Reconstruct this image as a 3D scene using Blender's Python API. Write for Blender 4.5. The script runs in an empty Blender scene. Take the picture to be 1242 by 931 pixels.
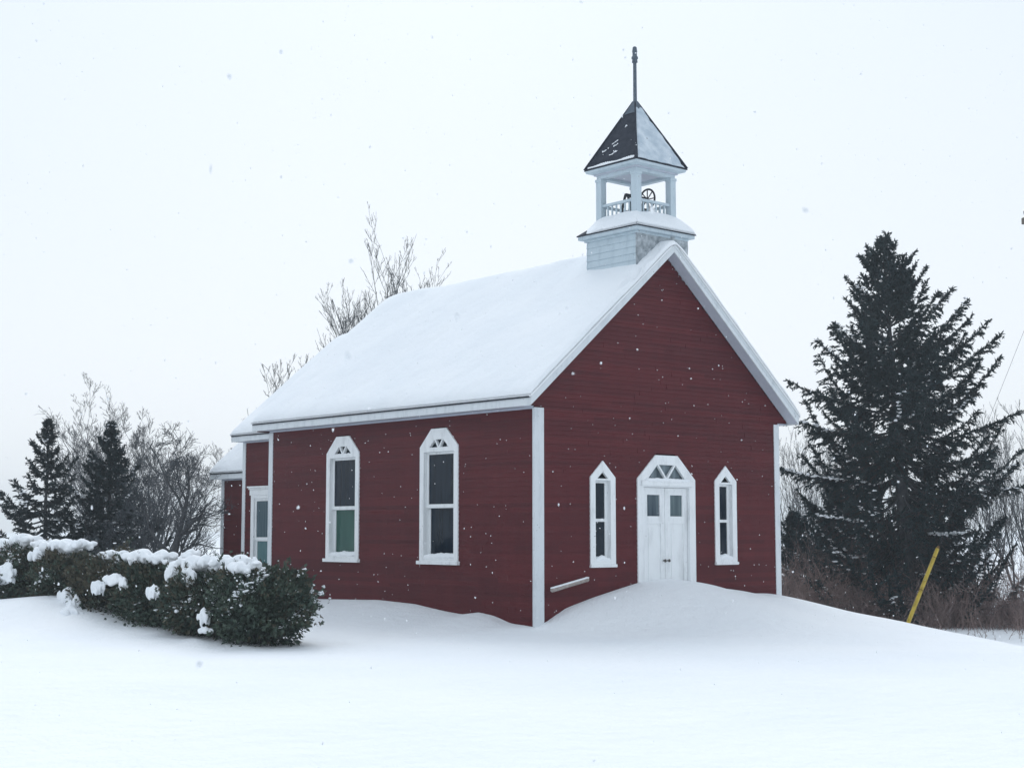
import bpy, bmesh, math, random
import numpy as np
from mathutils import Vector, Matrix
from mathutils.geometry import tessellate_polygon
R = math.radians
sc = bpy.context.scene
col = sc.collection
rng = np.random.default_rng(7)
random.seed(7)

# ------------------------------------------------------------------ materials
def nt_mat(name):
    m = bpy.data.materials.new(name); m.use_nodes = True
    nt = m.node_tree
    return m, nt, nt.nodes['Principled BSDF']

def N(nt, t, **kw):
    n = nt.nodes.new(t)
    for k, v in kw.items():
        if k.startswith('i_'): n.inputs[k[2:].replace('_', ' ')].default_value = v
        else: setattr(n, k, v)
    return n

def ramp(nt, fac, stops):
    r = nt.nodes.new('ShaderNodeValToRGB')
    el = r.color_ramp.elements
    while len(el) < len(stops): el.new(0.5)
    for e, (p, c) in zip(el, stops):
        e.position = p; e.color = (*c, 1)
    nt.links.new(fac, r.inputs[0]); return r.outputs[0]

def noisy(name, c1, c2, scale=4, rough=.8, bump=0, bscale=60, detail=5, stretch=None, spec=.3, bdist=.01, lo=.3, hi=.7):
    m, nt, b = nt_mat(name)
    g = N(nt, 'ShaderNodeNewGeometry')
    vec = g.outputs['Position']
    if stretch:
        mp = N(nt, 'ShaderNodeMapping'); mp.inputs['Scale'].default_value = stretch
        nt.links.new(vec, mp.inputs[0]); vec = mp.outputs[0]
    n = N(nt, 'ShaderNodeTexNoise'); n.inputs['Scale'].default_value = scale; n.inputs['Detail'].default_value = detail
    nt.links.new(vec, n.inputs['Vector'])
    c = ramp(nt, n.outputs['Fac'], [(lo, c1), (hi, c2)])
    nt.links.new(c, b.inputs['Base Color'])
    b.inputs['Roughness'].default_value = rough
    b.inputs['Specular IOR Level'].default_value = spec
    if bump:
        n2 = N(nt, 'ShaderNodeTexNoise'); n2.inputs['Scale'].default_value = bscale; n2.inputs['Detail'].default_value = 4
        nt.links.new(vec, n2.inputs['Vector'])
        bp = N(nt, 'ShaderNodeBump'); bp.inputs['Strength'].default_value = bump; bp.inputs['Distance'].default_value = bdist
        nt.links.new(n2.outputs['Fac'], bp.inputs['Height']); nt.links.new(bp.outputs[0], b.inputs['Normal'])
    return m

def snow_mat(name, fine=45, big=1.1, strength=.25):
    m, nt, b = nt_mat(name)
    g = N(nt, 'ShaderNodeNewGeometry')
    n = N(nt, 'ShaderNodeTexNoise', i_Scale=big, i_Detail=6.0); nt.links.new(g.outputs['Position'], n.inputs['Vector'])
    c = ramp(nt, n.outputs['Fac'], [(.25, (.84, .87, .90)), (.75, (.90, .915, .93))])
    nt.links.new(c, b.inputs['Base Color'])
    b.inputs['Roughness'].default_value = .85; b.inputs['Specular IOR Level'].default_value = .15
    n2 = N(nt, 'ShaderNodeTexNoise', i_Scale=fine, i_Detail=5.0); nt.links.new(g.outputs['Position'], n2.inputs['Vector'])
    n3 = N(nt, 'ShaderNodeTexNoise', i_Scale=3.5, i_Detail=4.0); nt.links.new(g.outputs['Position'], n3.inputs['Vector'])
    ad = N(nt, 'ShaderNodeMath', operation='MULTIPLY_ADD'); ad.inputs[1].default_value = 3.0
    nt.links.new(n3.outputs['Fac'], ad.inputs[0]); nt.links.new(n2.outputs['Fac'], ad.inputs[2])
    bp = N(nt, 'ShaderNodeBump'); bp.inputs['Strength'].default_value = strength; bp.inputs['Distance'].default_value = .03
    nt.links.new(ad.outputs[0], bp.inputs['Height']); nt.links.new(bp.outputs[0], b.inputs['Normal'])
    return m

def siding_mat():
    m, nt, b = nt_mat('red_clapboard_paint')
    g = N(nt, 'ShaderNodeNewGeometry')
    sp = N(nt, 'ShaderNodeSeparateXYZ'); nt.links.new(g.outputs['Position'], sp.inputs[0])
    # tone per course of boards
    dv = N(nt, 'ShaderNodeMath', operation='DIVIDE'); dv.inputs[1].default_value = .082; nt.links.new(sp.outputs['Z'], dv.inputs[0])
    fl = N(nt, 'ShaderNodeMath', operation='FLOOR'); nt.links.new(dv.outputs[0], fl.inputs[0])
    # tone per length of board
    su = N(nt, 'ShaderNodeMath', operation='ADD'); nt.links.new(sp.outputs['X'], su.inputs[0]); nt.links.new(sp.outputs['Y'], su.inputs[1])
    wn0 = N(nt, 'ShaderNodeTexWhiteNoise', noise_dimensions='1D'); nt.links.new(fl.outputs[0], wn0.inputs['W'])
    ma = N(nt, 'ShaderNodeMath', operation='MULTIPLY_ADD'); ma.inputs[1].default_value = 1.0; 
    nt.links.new(su.outputs[0], ma.inputs[0])
    m2 = N(nt, 'ShaderNodeMath', operation='MULTIPLY'); m2.inputs[1].default_value = 3.1; nt.links.new(wn0.outputs['Value'], m2.inputs[0])
    nt.links.new(m2.outputs[0], ma.inputs[2])
    d2 = N(nt, 'ShaderNodeMath', operation='DIVIDE'); d2.inputs[1].default_value = 3.1; nt.links.new(ma.outputs[0], d2.inputs[0])
    f2 = N(nt, 'ShaderNodeMath', operation='FLOOR'); nt.links.new(d2.outputs[0], f2.inputs[0])
    wn = N(nt, 'ShaderNodeTexWhiteNoise', noise_dimensions='2D')
    cb = N(nt, 'ShaderNodeCombineXYZ'); nt.links.new(fl.outputs[0], cb.inputs[0]); nt.links.new(f2.outputs[0], cb.inputs[1])
    nt.links.new(cb.outputs[0], wn.inputs['Vector'])
    # weathering: streaks stretched vertically and a fine grain along the boards
    mp = N(nt, 'ShaderNodeMapping'); mp.inputs['Scale'].default_value = (1.6, 1.6, .5); nt.links.new(g.outputs['Position'], mp.inputs[0])
    n = N(nt, 'ShaderNodeTexNoise', i_Scale=1.3, i_Detail=7.0, i_Roughness=.65); nt.links.new(mp.outputs[0], n.inputs['Vector'])
    mp2 = N(nt, 'ShaderNodeMapping'); mp2.inputs['Scale'].default_value = (2, 2, 40); nt.links.new(g.outputs['Position'], mp2.inputs[0])
    n2 = N(nt, 'ShaderNodeTexNoise', i_Scale=2.5, i_Detail=5.0); nt.links.new(mp2.outputs[0], n2.inputs['Vector'])
    a1 = N(nt, 'ShaderNodeMath', operation='MULTIPLY'); a1.inputs[1].default_value = .30; nt.links.new(wn.outputs['Value'], a1.inputs[0])
    a2 = N(nt, 'ShaderNodeMath', operation='MULTIPLY_ADD'); a2.inputs[1].default_value = .55; nt.links.new(n.outputs['Fac'], a2.inputs[0]); nt.links.new(a1.outputs[0], a2.inputs[2])
    a3 = N(nt, 'ShaderNodeMath', operation='MULTIPLY_ADD'); a3.inputs[1].default_value = .35; nt.links.new(n2.outputs['Fac'], a3.inputs[0]); nt.links.new(a2.outputs[0], a3.inputs[2])
    c = ramp(nt, a3.outputs[0], [(.25, (.052, .0058, .0095)), (.55, (.082, .0082, .0120)), (.75, (.100, .0104, .0142)), (.98, (.135, .0185, .0215))])
    nt.links.new(c, b.inputs['Base Color'])
    b.inputs['Roughness'].default_value = .62; b.inputs['Specular IOR Level'].default_value = .25
    bp = N(nt, 'ShaderNodeBump'); bp.inputs['Strength'].default_value = .2; bp.inputs['Distance'].default_value = .006
    nt.links.new(n2.outputs['Fac'], bp.inputs['Height']); nt.links.new(bp.outputs[0], b.inputs['Normal'])
    return m

def paint_mat(name, base, dirty, rough=.55):
    m, nt, b = nt_mat(name)
    g = N(nt, 'ShaderNodeNewGeometry')
    mp = N(nt, 'ShaderNodeMapping'); mp.inputs['Scale'].default_value = (3, 3, .8); nt.links.new(g.outputs['Position'], mp.inputs[0])
    n = N(nt, 'ShaderNodeTexNoise', i_Scale=2.2, i_Detail=8.0, i_Roughness=.7); nt.links.new(mp.outputs[0], n.inputs['Vector'])
    c = ramp(nt, n.outputs['Fac'], [(.28, dirty), (.5, base), (.8, tuple(x * 1.04 for x in base))])
    # small chips in the paint
    v = N(nt, 'ShaderNodeTexNoise', i_Scale=26.0, i_Detail=4.0); nt.links.new(g.outputs['Position'], v.inputs['Vector'])
    k = ramp(nt, v.outputs['Fac'], [(.69, (0, 0, 0)), (.74, (1, 1, 1))])
    mx = N(nt, 'ShaderNodeMix', data_type='RGBA'); mx.inputs[7].default_value = (.30, .30, .30, 1)
    nt.links.new(k, mx.inputs[0]); nt.links.new(c, mx.inputs[6]); nt.links.new(mx.outputs[2], b.inputs['Base Color'])
    b.inputs['Roughness'].default_value = rough; b.inputs['Specular IOR Level'].default_value = .3
    return m

def glass_mat(name, c1, c2, rough=.06, sx=14):
    m, nt, b = nt_mat(name)
    g = N(nt, 'ShaderNodeNewGeometry')
    mp = N(nt, 'ShaderNodeMapping'); mp.inputs['Scale'].default_value = (sx, sx, .9); nt.links.new(g.outputs['Position'], mp.inputs[0])
    n = N(nt, 'ShaderNodeTexNoise', i_Scale=1.0, i_Detail=3.0); nt.links.new(mp.outputs[0], n.inputs['Vector'])
    c = ramp(nt, n.outputs['Fac'], [(.3, c1), (.7, c2)]); nt.links.new(c, b.inputs['Base Color'])
    b.inputs['Roughness'].default_value = rough; b.inputs['IOR'].default_value = 1.5; b.inputs['Specular IOR Level'].default_value = .2
    n2 = N(nt, 'ShaderNodeTexNoise', i_Scale=3.0, i_Detail=1.0); nt.links.new(g.outputs['Position'], n2.inputs['Vector'])
    bp = N(nt, 'ShaderNodeBump'); bp.inputs['Strength'].default_value = .15; bp.inputs['Distance'].default_value = .03
    nt.links.new(n2.outputs['Fac'], bp.inputs['Height']); nt.links.new(bp.outputs[0], b.inputs['Normal'])
    return m

M = {}
M['snow'] = snow_mat('snow')
M['roofsnow'] = snow_mat('roof_snow', fine=22, big=.6, strength=.3)
M['ground'] = snow_mat('ground_snow', fine=24, big=.35, strength=.55)
M['red'] = siding_mat()
M['white'] = paint_mat('white_trim_paint', (.83, .85, .86), (.66, .68, .69))
M['trim'] = paint_mat('pale_grey_trim_paint', (.68, .715, .74), (.54, .58, .61))
M['belfry'] = paint_mat('pale_blue_grey_paint', (.51, .595, .645), (.40, .485, .54))
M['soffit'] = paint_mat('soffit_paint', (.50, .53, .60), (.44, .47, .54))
M['thinsnow'] = noisy('thin_snow_over_shingle', (.42, .50, .57), (.66, .72, .77), 5, .85, .4, 40)
M['shingle'] = noisy('dark_shingle', (.012, .016, .028), (.03, .036, .052), 9, .85, .6, 40)
M['stucco'] = noisy('snow_plastered_boards', (.20, .23, .25), (.52, .56, .59), 9, .9, .9, 16, bdist=.05)
M['glass'] = glass_mat('dark_window_glass', (.003, .008, .016), (.009, .018, .032))
M['glassgreen'] = glass_mat('green_blind_behind_glass', (.026, .085, .070), (.040, .115, .090), .12, 3)
M['curtain'] = glass_mat('curtain_behind_glass', (.045, .075, .095), (.13, .18, .20), .1, 26)
M['glassdoor'] = glass_mat('door_glass', (.035, .055, .075), (.13, .17, .19), .05, 10)
M['glassdoor2'] = glass_mat('paler_door_glass', (.05, .078, .09), (.15, .20, .215), .05, 9)
M['glassfan'] = glass_mat('fanlight_glass', (.06, .085, .10), (.22, .27, .30), .08, 9)
M['glassteal'] = glass_mat('teal_door_glass', (.06, .13, .14), (.14, .24, .25), .08, 4)
M['iron'] = noisy('dark_iron', (.012, .016, .022), (.03, .036, .044), 14, .6)
M['finial'] = noisy('weathered_finial', (.07, .095, .125), (.11, .135, .165), 14, .7)
M['brass'] = noisy('dark_brass', (.05, .045, .04), (.10, .09, .08), 20, .4)
M['wood'] = noisy('grey_weathered_wood', (.25, .21, .19), (.42, .38, .36), 12, .8, .4, 50)
M['yellow'] = noisy('chipped_yellow_paint', (.30, .215, .03), (.46, .34, .05), 9, .55, lo=.35, hi=.6)
M['rust'] = noisy('rust', (.10, .055, .02), (.16, .09, .03), 20, .9)
M['galv'] = noisy('galvanised_steel', (.35, .37, .39), (.45, .47, .49), 20, .5)
M['wiregrey'] = noisy('dull_wire', (.035, .04, .046), (.06, .066, .072), 20, .6)
M['pole'] = noisy('weathered_pole_wood', (.10, .085, .07), (.17, .15, .13), 5, .85, stretch=(8, 8, .6))
M['bark'] = noisy('dark_bark', (.055, .057, .064), (.10, .10, .105), 6, .9)
M['twig'] = noisy('grey_twigs', (.055, .062, .072), (.10, .108, .118), 3, .9)
M['twigdark'] = noisy('dark_grey_twigs', (.035, .04, .048), (.065, .07, .078), 3, .9)
M['twigpale'] = noisy('pale_twigs', (.085, .09, .098), (.15, .15, .155), 3, .9)
M['twigred'] = noisy('red_brown_brush', (.17, .125, .125), (.38, .28, .25), 1.3, .9)
M['needle'] = noisy('spruce_needles', (.045, .090, .108), (.110, .170, .175), 1.8, .75)
M['needleblue'] = noisy('blue_spruce_needles', (.070, .105, .120), (.14, .185, .19), 2.5, .75)
M['deadtwig'] = noisy('dead_spruce_twigs', (.10, .092, .10), (.22, .185, .185), 1.8, .9)
M['cedar'] = noisy('cedar_sprays', (.032, .056, .046), (.075, .100, .070), 3.5, .75)
M['cedarbrown'] = noisy('browned_cedar_sprays', (.055, .055, .038), (.10, .086, .058), 3.5, .8)

# ------------------------------------------------------------------ builders
def link(o): col.objects.link(o); return o

def tag(o, label=None, cat=None, group=None, kind=None):
    if label: o['label'] = label
    if cat: o['category'] = cat
    if group: o['group'] = group
    if kind: o['kind'] = kind
    return o

def empty(name, loc, label, cat, group=None, rz=0):
    o = link(bpy.data.objects.new(name, None)); o.location = loc; o.rotation_euler = (0, 0, rz)
    o.empty_display_size = .3
    return tag(o, label, cat, group)

def adopt(o, parent, world=True):
    """parent keeping world coordinates (the parent is an unrotated empty) or in the parent's own frame"""
    if parent is None: return o
    o.parent = parent
    if world and parent.type == 'EMPTY':
        o.matrix_parent_inverse = Matrix.Translation(-Vector(parent.location))
    return o

class MB:
    def __init__(s): s.v = []; s.f = []; s.m = []
    def add(s, vs, fs, m=0):
        b = len(s.v); s.v += [tuple(p) for p in vs]
        s.f += [tuple(b + i for i in f) for f in fs]; s.m += [m] * len(fs); return s
    def box(s, x0, x1, y0, y1, z0, z1, m=0):
        vs = [(x, y, z) for x in (x0, x1) for y in (y0, y1) for z in (z0, z1)]
        return s.add(vs, [(0, 1, 3, 2), (4, 6, 7, 5), (0, 4, 5, 1), (2, 3, 7, 6), (0, 2, 6, 4), (1, 5, 7, 3)], m)
    def prism(s, poly, off, m=0):
        n = len(poly); off = Vector(off)
        a = [Vector(p) for p in poly]; b = [p + off for p in a]
        fs = [tuple(range(n)), tuple(range(2 * n - 1, n - 1, -1))] + [(i, i + n, (i + 1) % n + n, (i + 1) % n) for i in range(n)]
        return s.add(a + b, fs, m)
    def tube(s, pts, rad, n=8, m=0, caps=True):
        pts = [Vector(p) for p in pts]; k = len(pts)
        if not hasattr(rad, '__len__'): rad = [rad] * k
        vs = []
        up = Vector((0, 0, 1)); u = None
        for i, p in enumerate(pts):
            t = (pts[min(i + 1, k - 1)] - pts[max(i - 1, 0)]).normalized()
            if u is None:
                u = t.cross(up if abs(t.z) < .95 else Vector((1, 0, 0))).normalized()
            u = (u - t * u.dot(t)).normalized(); w = t.cross(u)
            for j in range(n):
                a = 2 * math.pi * j / n
                vs.append(p + (u * math.cos(a) + w * math.sin(a)) * rad[i])
        fs = [(i * n + j, i * n + (j + 1) % n, (i + 1) * n + (j + 1) % n, (i + 1) * n + j) for i in range(k - 1) for j in range(n)]
        if caps: fs += [tuple(range(n - 1, -1, -1)), tuple(range((k - 1) * n, k * n))]
        return s.add(vs, fs, m)
    def plate(s, loops, mp, d0, d1, m=0):
        """flat plate with holes in (s,z), thickness d0..d1 along the wall's outward normal"""
        tri = tessellate_polygon([[Vector((p[0], p[1], 0)) for p in l] for l in loops])
        flat = [p for l in loops for p in l]; n = len(flat)
        vs = [mp(p[0], p[1], d1) for p in flat] + [mp(p[0], p[1], d0) for p in flat]
        fs = [tuple(t) for t in tri] + [tuple(i + n for i in reversed(t)) for t in tri]
        b = 0
        for l in loops:
            k = len(l)
            fs += [(b + i, b + (i + 1) % k, b + (i + 1) % k + n, b + i + n) for i in range(k)]
            b += k
        return s.add(vs, fs, m)
    def build(s, name, mats, parent=None, bevel=0, smooth=False, world=True, kind=None):
        me = bpy.data.meshes.new(name); me.from_pydata(s.v, [], s.f)
        mats = mats if isinstance(mats, (list, tuple)) else [mats]
        for x in mats: me.materials.append(x)
        if len(mats) > 1: me.polygons.foreach_set('material_index', s.m)
        bm = bmesh.new(); bm.from_mesh(me); bmesh.ops.recalc_face_normals(bm, faces=bm.faces); bm.to_mesh(me); bm.free()
        if smooth: me.polygons.foreach_set('use_smooth', [True] * len(me.polygons))
        o = link(bpy.data.objects.new(name, me)); adopt(o, parent, world)
        if bevel:
            bv = o.modifiers.new('bevel', 'BEVEL'); bv.width = bevel; bv.segments = 2; bv.limit_method = 'ANGLE'; bv.angle_limit = R(40)
        if kind: o['kind'] = kind
        return o

def np_mesh(name, V, F, mats, mi=None, smooth=False):
    me = bpy.data.meshes.new(name); V = np.ascontiguousarray(V, np.float32)
    F = np.ascontiguousarray(F, np.int32); k = F.shape[1]
    me.vertices.add(len(V)); me.vertices.foreach_set('co', V.ravel())
    me.loops.add(F.size); me.loops.foreach_set('vertex_index', F.ravel())
    me.polygons.add(len(F)); me.polygons.foreach_set('loop_start', np.arange(0, F.size, k, dtype=np.int32))
    for x in (mats if isinstance(mats, (list, tuple)) else [mats]): me.materials.append(x)
    if mi is not None: me.polygons.foreach_set('material_index', np.ascontiguousarray(mi, np.int32))
    if smooth: me.polygons.foreach_set('use_smooth', np.ones(len(F), bool))
    me.update(calc_edges=True); me.validate()
    return me

def np_obj(name, V, F, mats, parent=None, mi=None, smooth=False, kind=None, world=False):
    o = link(bpy.data.objects.new(name, np_mesh(name, V, F, mats, mi, smooth)))
    adopt(o, parent, world)
    if kind: o['kind'] = kind
    return o

def blobs(name, ells, voxel, mat, parent=None, rough=.02, smooth=4, world=True, seed=0):
    """a lump of snow: a union of noisy ellipsoids, remeshed into one soft skin"""
    rr = np.random.default_rng(seed)
    vs, fs = [], []
    for (c, r) in ells:
        bm = bmesh.new(); bmesh.ops.create_icosphere(bm, subdivisions=2, radius=1)
        b = len(vs)
        for v in bm.verts:
            k = 1 + rr.normal() * rough * 3
            vs.append((c[0] + v.co.x * r[0] * k, c[1] + v.co.y * r[1] * k, c[2] + v.co.z * r[2] * k))
        fs += [tuple(b + v.index for v in f.verts) for f in bm.faces]; bm.free()
    me = bpy.data.meshes.new(name); me.from_pydata(vs, [], fs)
    o = link(bpy.data.objects.new(name, me))
    rm = o.modifiers.new('r', 'REMESH'); rm.mode = 'VOXEL'; rm.voxel_size = voxel
    sm = o.modifiers.new('s', 'SMOOTH'); sm.iterations = smooth; sm.factor = .5
    dg = bpy.context.evaluated_depsgraph_get()
    me2 = bpy.data.meshes.new_from_object(o.evaluated_get(dg)); me2.name = name
    o.modifiers.clear(); o.data = me2; me2.materials.clear(); me2.materials.append(mat)
    me2.polygons.foreach_set('use_smooth', [True] * len(me2.polygons))
    adopt(o, parent, world)
    return o

def smoothstep(a, b, x):
    t = np.clip((x - a) / (b - a), 0, 1); return t * t * (3 - 2 * t)

# value noise on the plane, for drifts and roofs
_g = np.random.default_rng(11).random((257, 257))
def vnoise(x, y, s):
    x = np.asarray(x) * s + 71.3; y = np.asarray(y) * s + 39.7
    xi = np.floor(x).astype(int); yi = np.floor(y).astype(int); fx = x - xi; fy = y - yi
    fx = fx * fx * (3 - 2 * fx); fy = fy * fy * (3 - 2 * fy)
    G = lambda a, b: _g[a % 257, b % 257]
    return (G(xi, yi) * (1 - fx) + G(xi + 1, yi) * fx) * (1 - fy) + (G(xi, yi + 1) * (1 - fx) + G(xi + 1, yi + 1) * fx) * fy - .5

# ------------------------------------------------------------------ the ground
W, L = 6.6, 8.59
XC = W / 2
S_Y = [-3, 0, .58, 1.1, 1.49, 1.97, 2.53, 3.38, 4.54, 6.85, 9, 12, 16]
S_Z = [.05, .11, .12, .235, .275, .22, .262, .355, .393, .335, .32, .30, .25]
F_X = [-2, 0, .28, .74, 1.37, 1.88, 2.54, 3.22, 3.99, 4.43, 5.03, 5.55, 6.09, 6.53, 7.2, 9]
F_Z = [.02, .10, .185, .395, .555, .665, .80, .855, .775, .67, .605, .515, .505, .37, .30, .1]
CREST = np.array([(9.5, 14), (8.3, 6), (7.3, .8), (6.75, -2.8), (3.35, -7.3), (-3.6, -16.6), (-14, -30), (-60, -90)])

def crest_dist(x, y):
    """signed distance past the edge of the church yard, towards the road ditch"""
    best = np.full(np.shape(x), 1e9); sg = np.ones(np.shape(x))
    for a, b in zip(CREST[:-1], CREST[1:]):
        d = b - a; l2 = d @ d
        t = np.clip(((x - a[0]) * d[0] + (y - a[1]) * d[1]) / l2, 0, 1)
        px = x - a[0] - t * d[0]; py = y - a[1] - t * d[1]
        dd = np.hypot(px, py)
        cr = d[0] * (y - a[1]) - d[1] * (x - a[0])
        m = dd < best
        best = np.where(m, dd, best); sg = np.where(m, np.sign(cr), sg)
    return best * np.where(sg == 0, 1, sg)

def ground_z(x, y):
    x = np.asarray(x, float); y = np.asarray(y, float)
    z = .07 * vnoise(x, y, .16) + .05 * vnoise(x, y, .45) + .022 * vnoise(x * .8 + y * .5, y * .8 - x * .5, 1.1) + .010 * vnoise(x, y, 2.9)
    # drift along the left wall
    ts = np.interp(y, S_Y, S_Z)
    inner = smoothstep(-2.6, -.1, x) * smoothstep(16, 10, y) * smoothstep(-3.2, .2, y)
    k = np.exp(-((np.maximum(-x, 0)) / 1.25) ** 1.6) * smoothstep(17, 11, y) * smoothstep(-1.6, .1, y) * (x < 3.3)
    z = z * (1 - k) + ts * k
    # mound in front of the door
    tf = np.interp(x, F_X, F_Z)
    reach = np.interp(x, [0, 1.2, 3.2, 5.5, 7], [.5, 1.3, 2.6, 2.5, 2.0])
    k = np.exp(-(np.maximum(-y, 0) / reach) ** 1.7) * smoothstep(-.8, .2, x) * smoothstep(8.2, 6.6, x) * smoothstep(1.0, -.1, y)
    z = z * (1 - k) + tf * k
    # wind scoop close to the near corner
    d = np.hypot(x + .25, y + .35); z = z - .05 * np.exp(-(d / .5) ** 2)
    # drift in front of the hedge and a bank behind it
    hz = np.interp(y, [-2, -.2, 1.2, 2.5, 4.0, 4.8, 5.6, 6.4, 6.9, 7.6, 9.2, 11, 14], [.04, .055, .045, .065, .17, .28, .41, .53, .56, .52, .41, .38, .34])
    k = np.exp(-((x + 5.6) / 1.6) ** 2) * smoothstep(-.5, 2, y) * smoothstep(18, 13, y)
    z = z * (1 - k) + hz * k
    # hollow left by the near bush
    z = z + .07 * np.exp(-(((x + 5.75) / .3) ** 2 + ((y - 1.0) / 1.6) ** 2)) * (vnoise(x, y, 3.0) + .2)
    # the yard ends in a ditch, and the land behind lies lower
    cd = crest_dist(x, y)
    z = z - .72 * smoothstep(-.5, 3.6, cd) + .12 * smoothstep(7, 14, cd)
    # gentle far rise
    far = np.hypot(x, y)
    return z + .004 * np.maximum(far - 60, 0)

def axis(lo, hi, step, far):
    a = list(np.arange(lo, hi + 1e-6, step)); s = step; l = [lo]; h = [a[-1]]
    while l[-1] > -far: s *= 1.28; l.append(l[-1] - s)
    s = step
    while h[-1] < far: s *= 1.28; h.append(h[-1] + s)
    return np.array(l[:0:-1] + a + h[1:])

gx = axis(-16, 11, .11, 420); gy = axis(-15, 14, .11, 420)
X, Y = np.meshgrid(gx, gy, indexing='ij'); Z = ground_z(X, Y)
nx, ny = X.shape
ii = np.arange(nx * ny).reshape(nx, ny)
gf = np.stack([ii[:-1, :-1], ii[1:, :-1], ii[1:, 1:], ii[:-1, 1:]], -1).reshape(-1, 4)
tag(np_obj('snow_ground', np.stack([X, Y, Z], -1).reshape(-1, 3), gf, M['ground'], smooth=True),
    'deep smooth untrodden snow drifted against the church and hedge', kind='structure')
def gz(x, y): return float(ground_z(x, y))

# ------------------------------------------------------------------ the church
church = empty('church', (XC, L / 2, 0), 'small red clapboard country church with snowy roof and open white belfry', 'church')
SL = .8516                       # roof slope
side = lambda s, z, d: (-d, s, z)
front = lambda s, z, d: (s, -d, z)
def wallmap(x): return lambda s, z, d: (x - d, s, z)

def clip_span(poly, z, grow):
    """span in s of a convex outline at height z"""
    xs = []
    n = len(poly)
    for i in range(n):
        (a, b), (c, d) = poly[i], poly[(i + 1) % n]
        if (b - z) * (d - z) <= 0 and b != d:
            xs.append(a + (c - a) * (z - b) / (d - b))
    if len(xs) < 2: return None
    a, b = min(xs) + grow, max(xs) - grow
    return (a, b) if b - a > .02 else None

def siding(mb, mp, s0, s1, z0, z1, openings=(), gable=None, course=.082, lap=.011, seed=0):
    rr = random.Random(seed)
    z = z0
    while z < z1 - .01:
        zt = min(z + course, z1); zm = (z + zt) / 2
        a, b = s0, s1
        if gable:
            a, b = gable(z + .02)
            if b - a < .05: break
        spans = [(a, b)]
        for poly in openings:
            c = clip_span(poly, zm, .055)
            if c:
                nxt = []
                for (p, q) in spans:
                    if c[1] <= p or c[0] >= q: nxt.append((p, q)); continue
                    if c[0] > p: nxt.append((p, c[0]))
                    if c[1] < q: nxt.append((c[1], q))
                spans = nxt
        for (p, q) in spans:
            x = p; first = True
            while x < q - 1e-6:
                e = x + (rr.uniform(.6, 3.6) if first else 3.6); first = False
                if q - e < .5: e = q
                e2 = e - .002 if e < q else e
                j = rr.uniform(-.0015, .0015)
                mb.add([mp(x, z, lap + j), mp(e2, z, lap + j), mp(e2, zt, .003), mp(x, zt, .003), mp(x, z, -.004), mp(e2, z, -.004), mp(e2, zt, -.004), mp(x, zt, -.004)],
                       [(0, 1, 2, 3), (4, 5, 1, 0), (0, 3, 7, 4), (1, 5, 6, 2), (7, 6, 5, 4), (3, 2, 6, 7)])
                x = e
        z = zt

def hexa(c, hw, z0, zs, tw, zt): return [(c - hw, z0), (c + hw, z0), (c + hw, zs), (c + tw, zt), (c - tw, zt), (c - hw, zs)]
def rect(a, b, z0, z1): return [(a, z0), (b, z0), (b, z1), (a, z1)]

WIN = [2.654, 5.80]
side_open = [hexa(c, .575, 1.15, 3.298, .228, 3.635) for c in WIN]
NAR = [XC - 1.67, XC + 1.67]
def penta(c, hw, z0, zs, zt): return [(c - hw, z0), (c + hw, z0), (c + hw, zs), (c, zt), (c - hw, zs)]
front_open = [penta(c, .316, 1.12, 2.69, 2.986) for c in NAR] + [hexa(XC, .785, .1, 2.688, .30, 3.134)]
BZ = 3.868                       # underside of the eaves
def barge_low(x): return BZ + SL * (.34 + (XC - abs(x - XC)))

mb = MB(); siding(mb, side, .0, L, -.2, 3.86, side_open, seed=1)
mb.build('wall', M['red'], church)['label'] = 'long red side wall with two tall windows'
def gable(z):
    if z < BZ - .02: return (0, W)
    x = (z - BZ) / SL - .34
    return (max(x, -.33), min(W - x, W + .33))
mb = MB(); siding(mb, front, 0, W, -.2, 7.2, front_open, gable, seed=2)
mb.build('wall', M['red'], church)['label'] = 'red gable wall with the white doorway'
mb = MB(); siding(mb, lambda s, z, d: (W + d, s, z), .0, L, -.8, 3.86, seed=3); mb.build('wall', M['red'], church)
mb = MB(); siding(mb, lambda s, z, d: (s, L + d, z), 0, W, -.5, 7.2, (), gable, seed=4); mb.build('wall', M['red'], church)

# corner boards, each pair one L-shaped trim
def corner(x, y, sx, sy, z0, z1, par, wf=.215, ws=.035, mat=None, lab=None):
    mb = MB()
    a, b = sorted((x + sx * .026, x - sx * wf)); c, d = sorted((y + sy * .026, y + sy * .004))
    mb.box(a, b, c, d, z0, z1)
    a, b = sorted((x + sx * .0255, x + sx * .004)); c, d = sorted((y + sy * .003, y - sy * ws))
    mb.box(a, b, c, d, z0, z1 - .002)
    return mb.build('corner_board', mat or M['trim'], par, bevel=.004)
corner(0, 0, -1, -1, -.3, 3.866, church, .20, .03)
corner(W, 0, 1, -1, -.5, 3.866, church, .13, .13)
corner(0, L, -1, 1, -.3, 3.84, church, .13, .13)
corner(W, L, 1, 1, -.5, 3.84, church, .13, .13)

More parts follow.
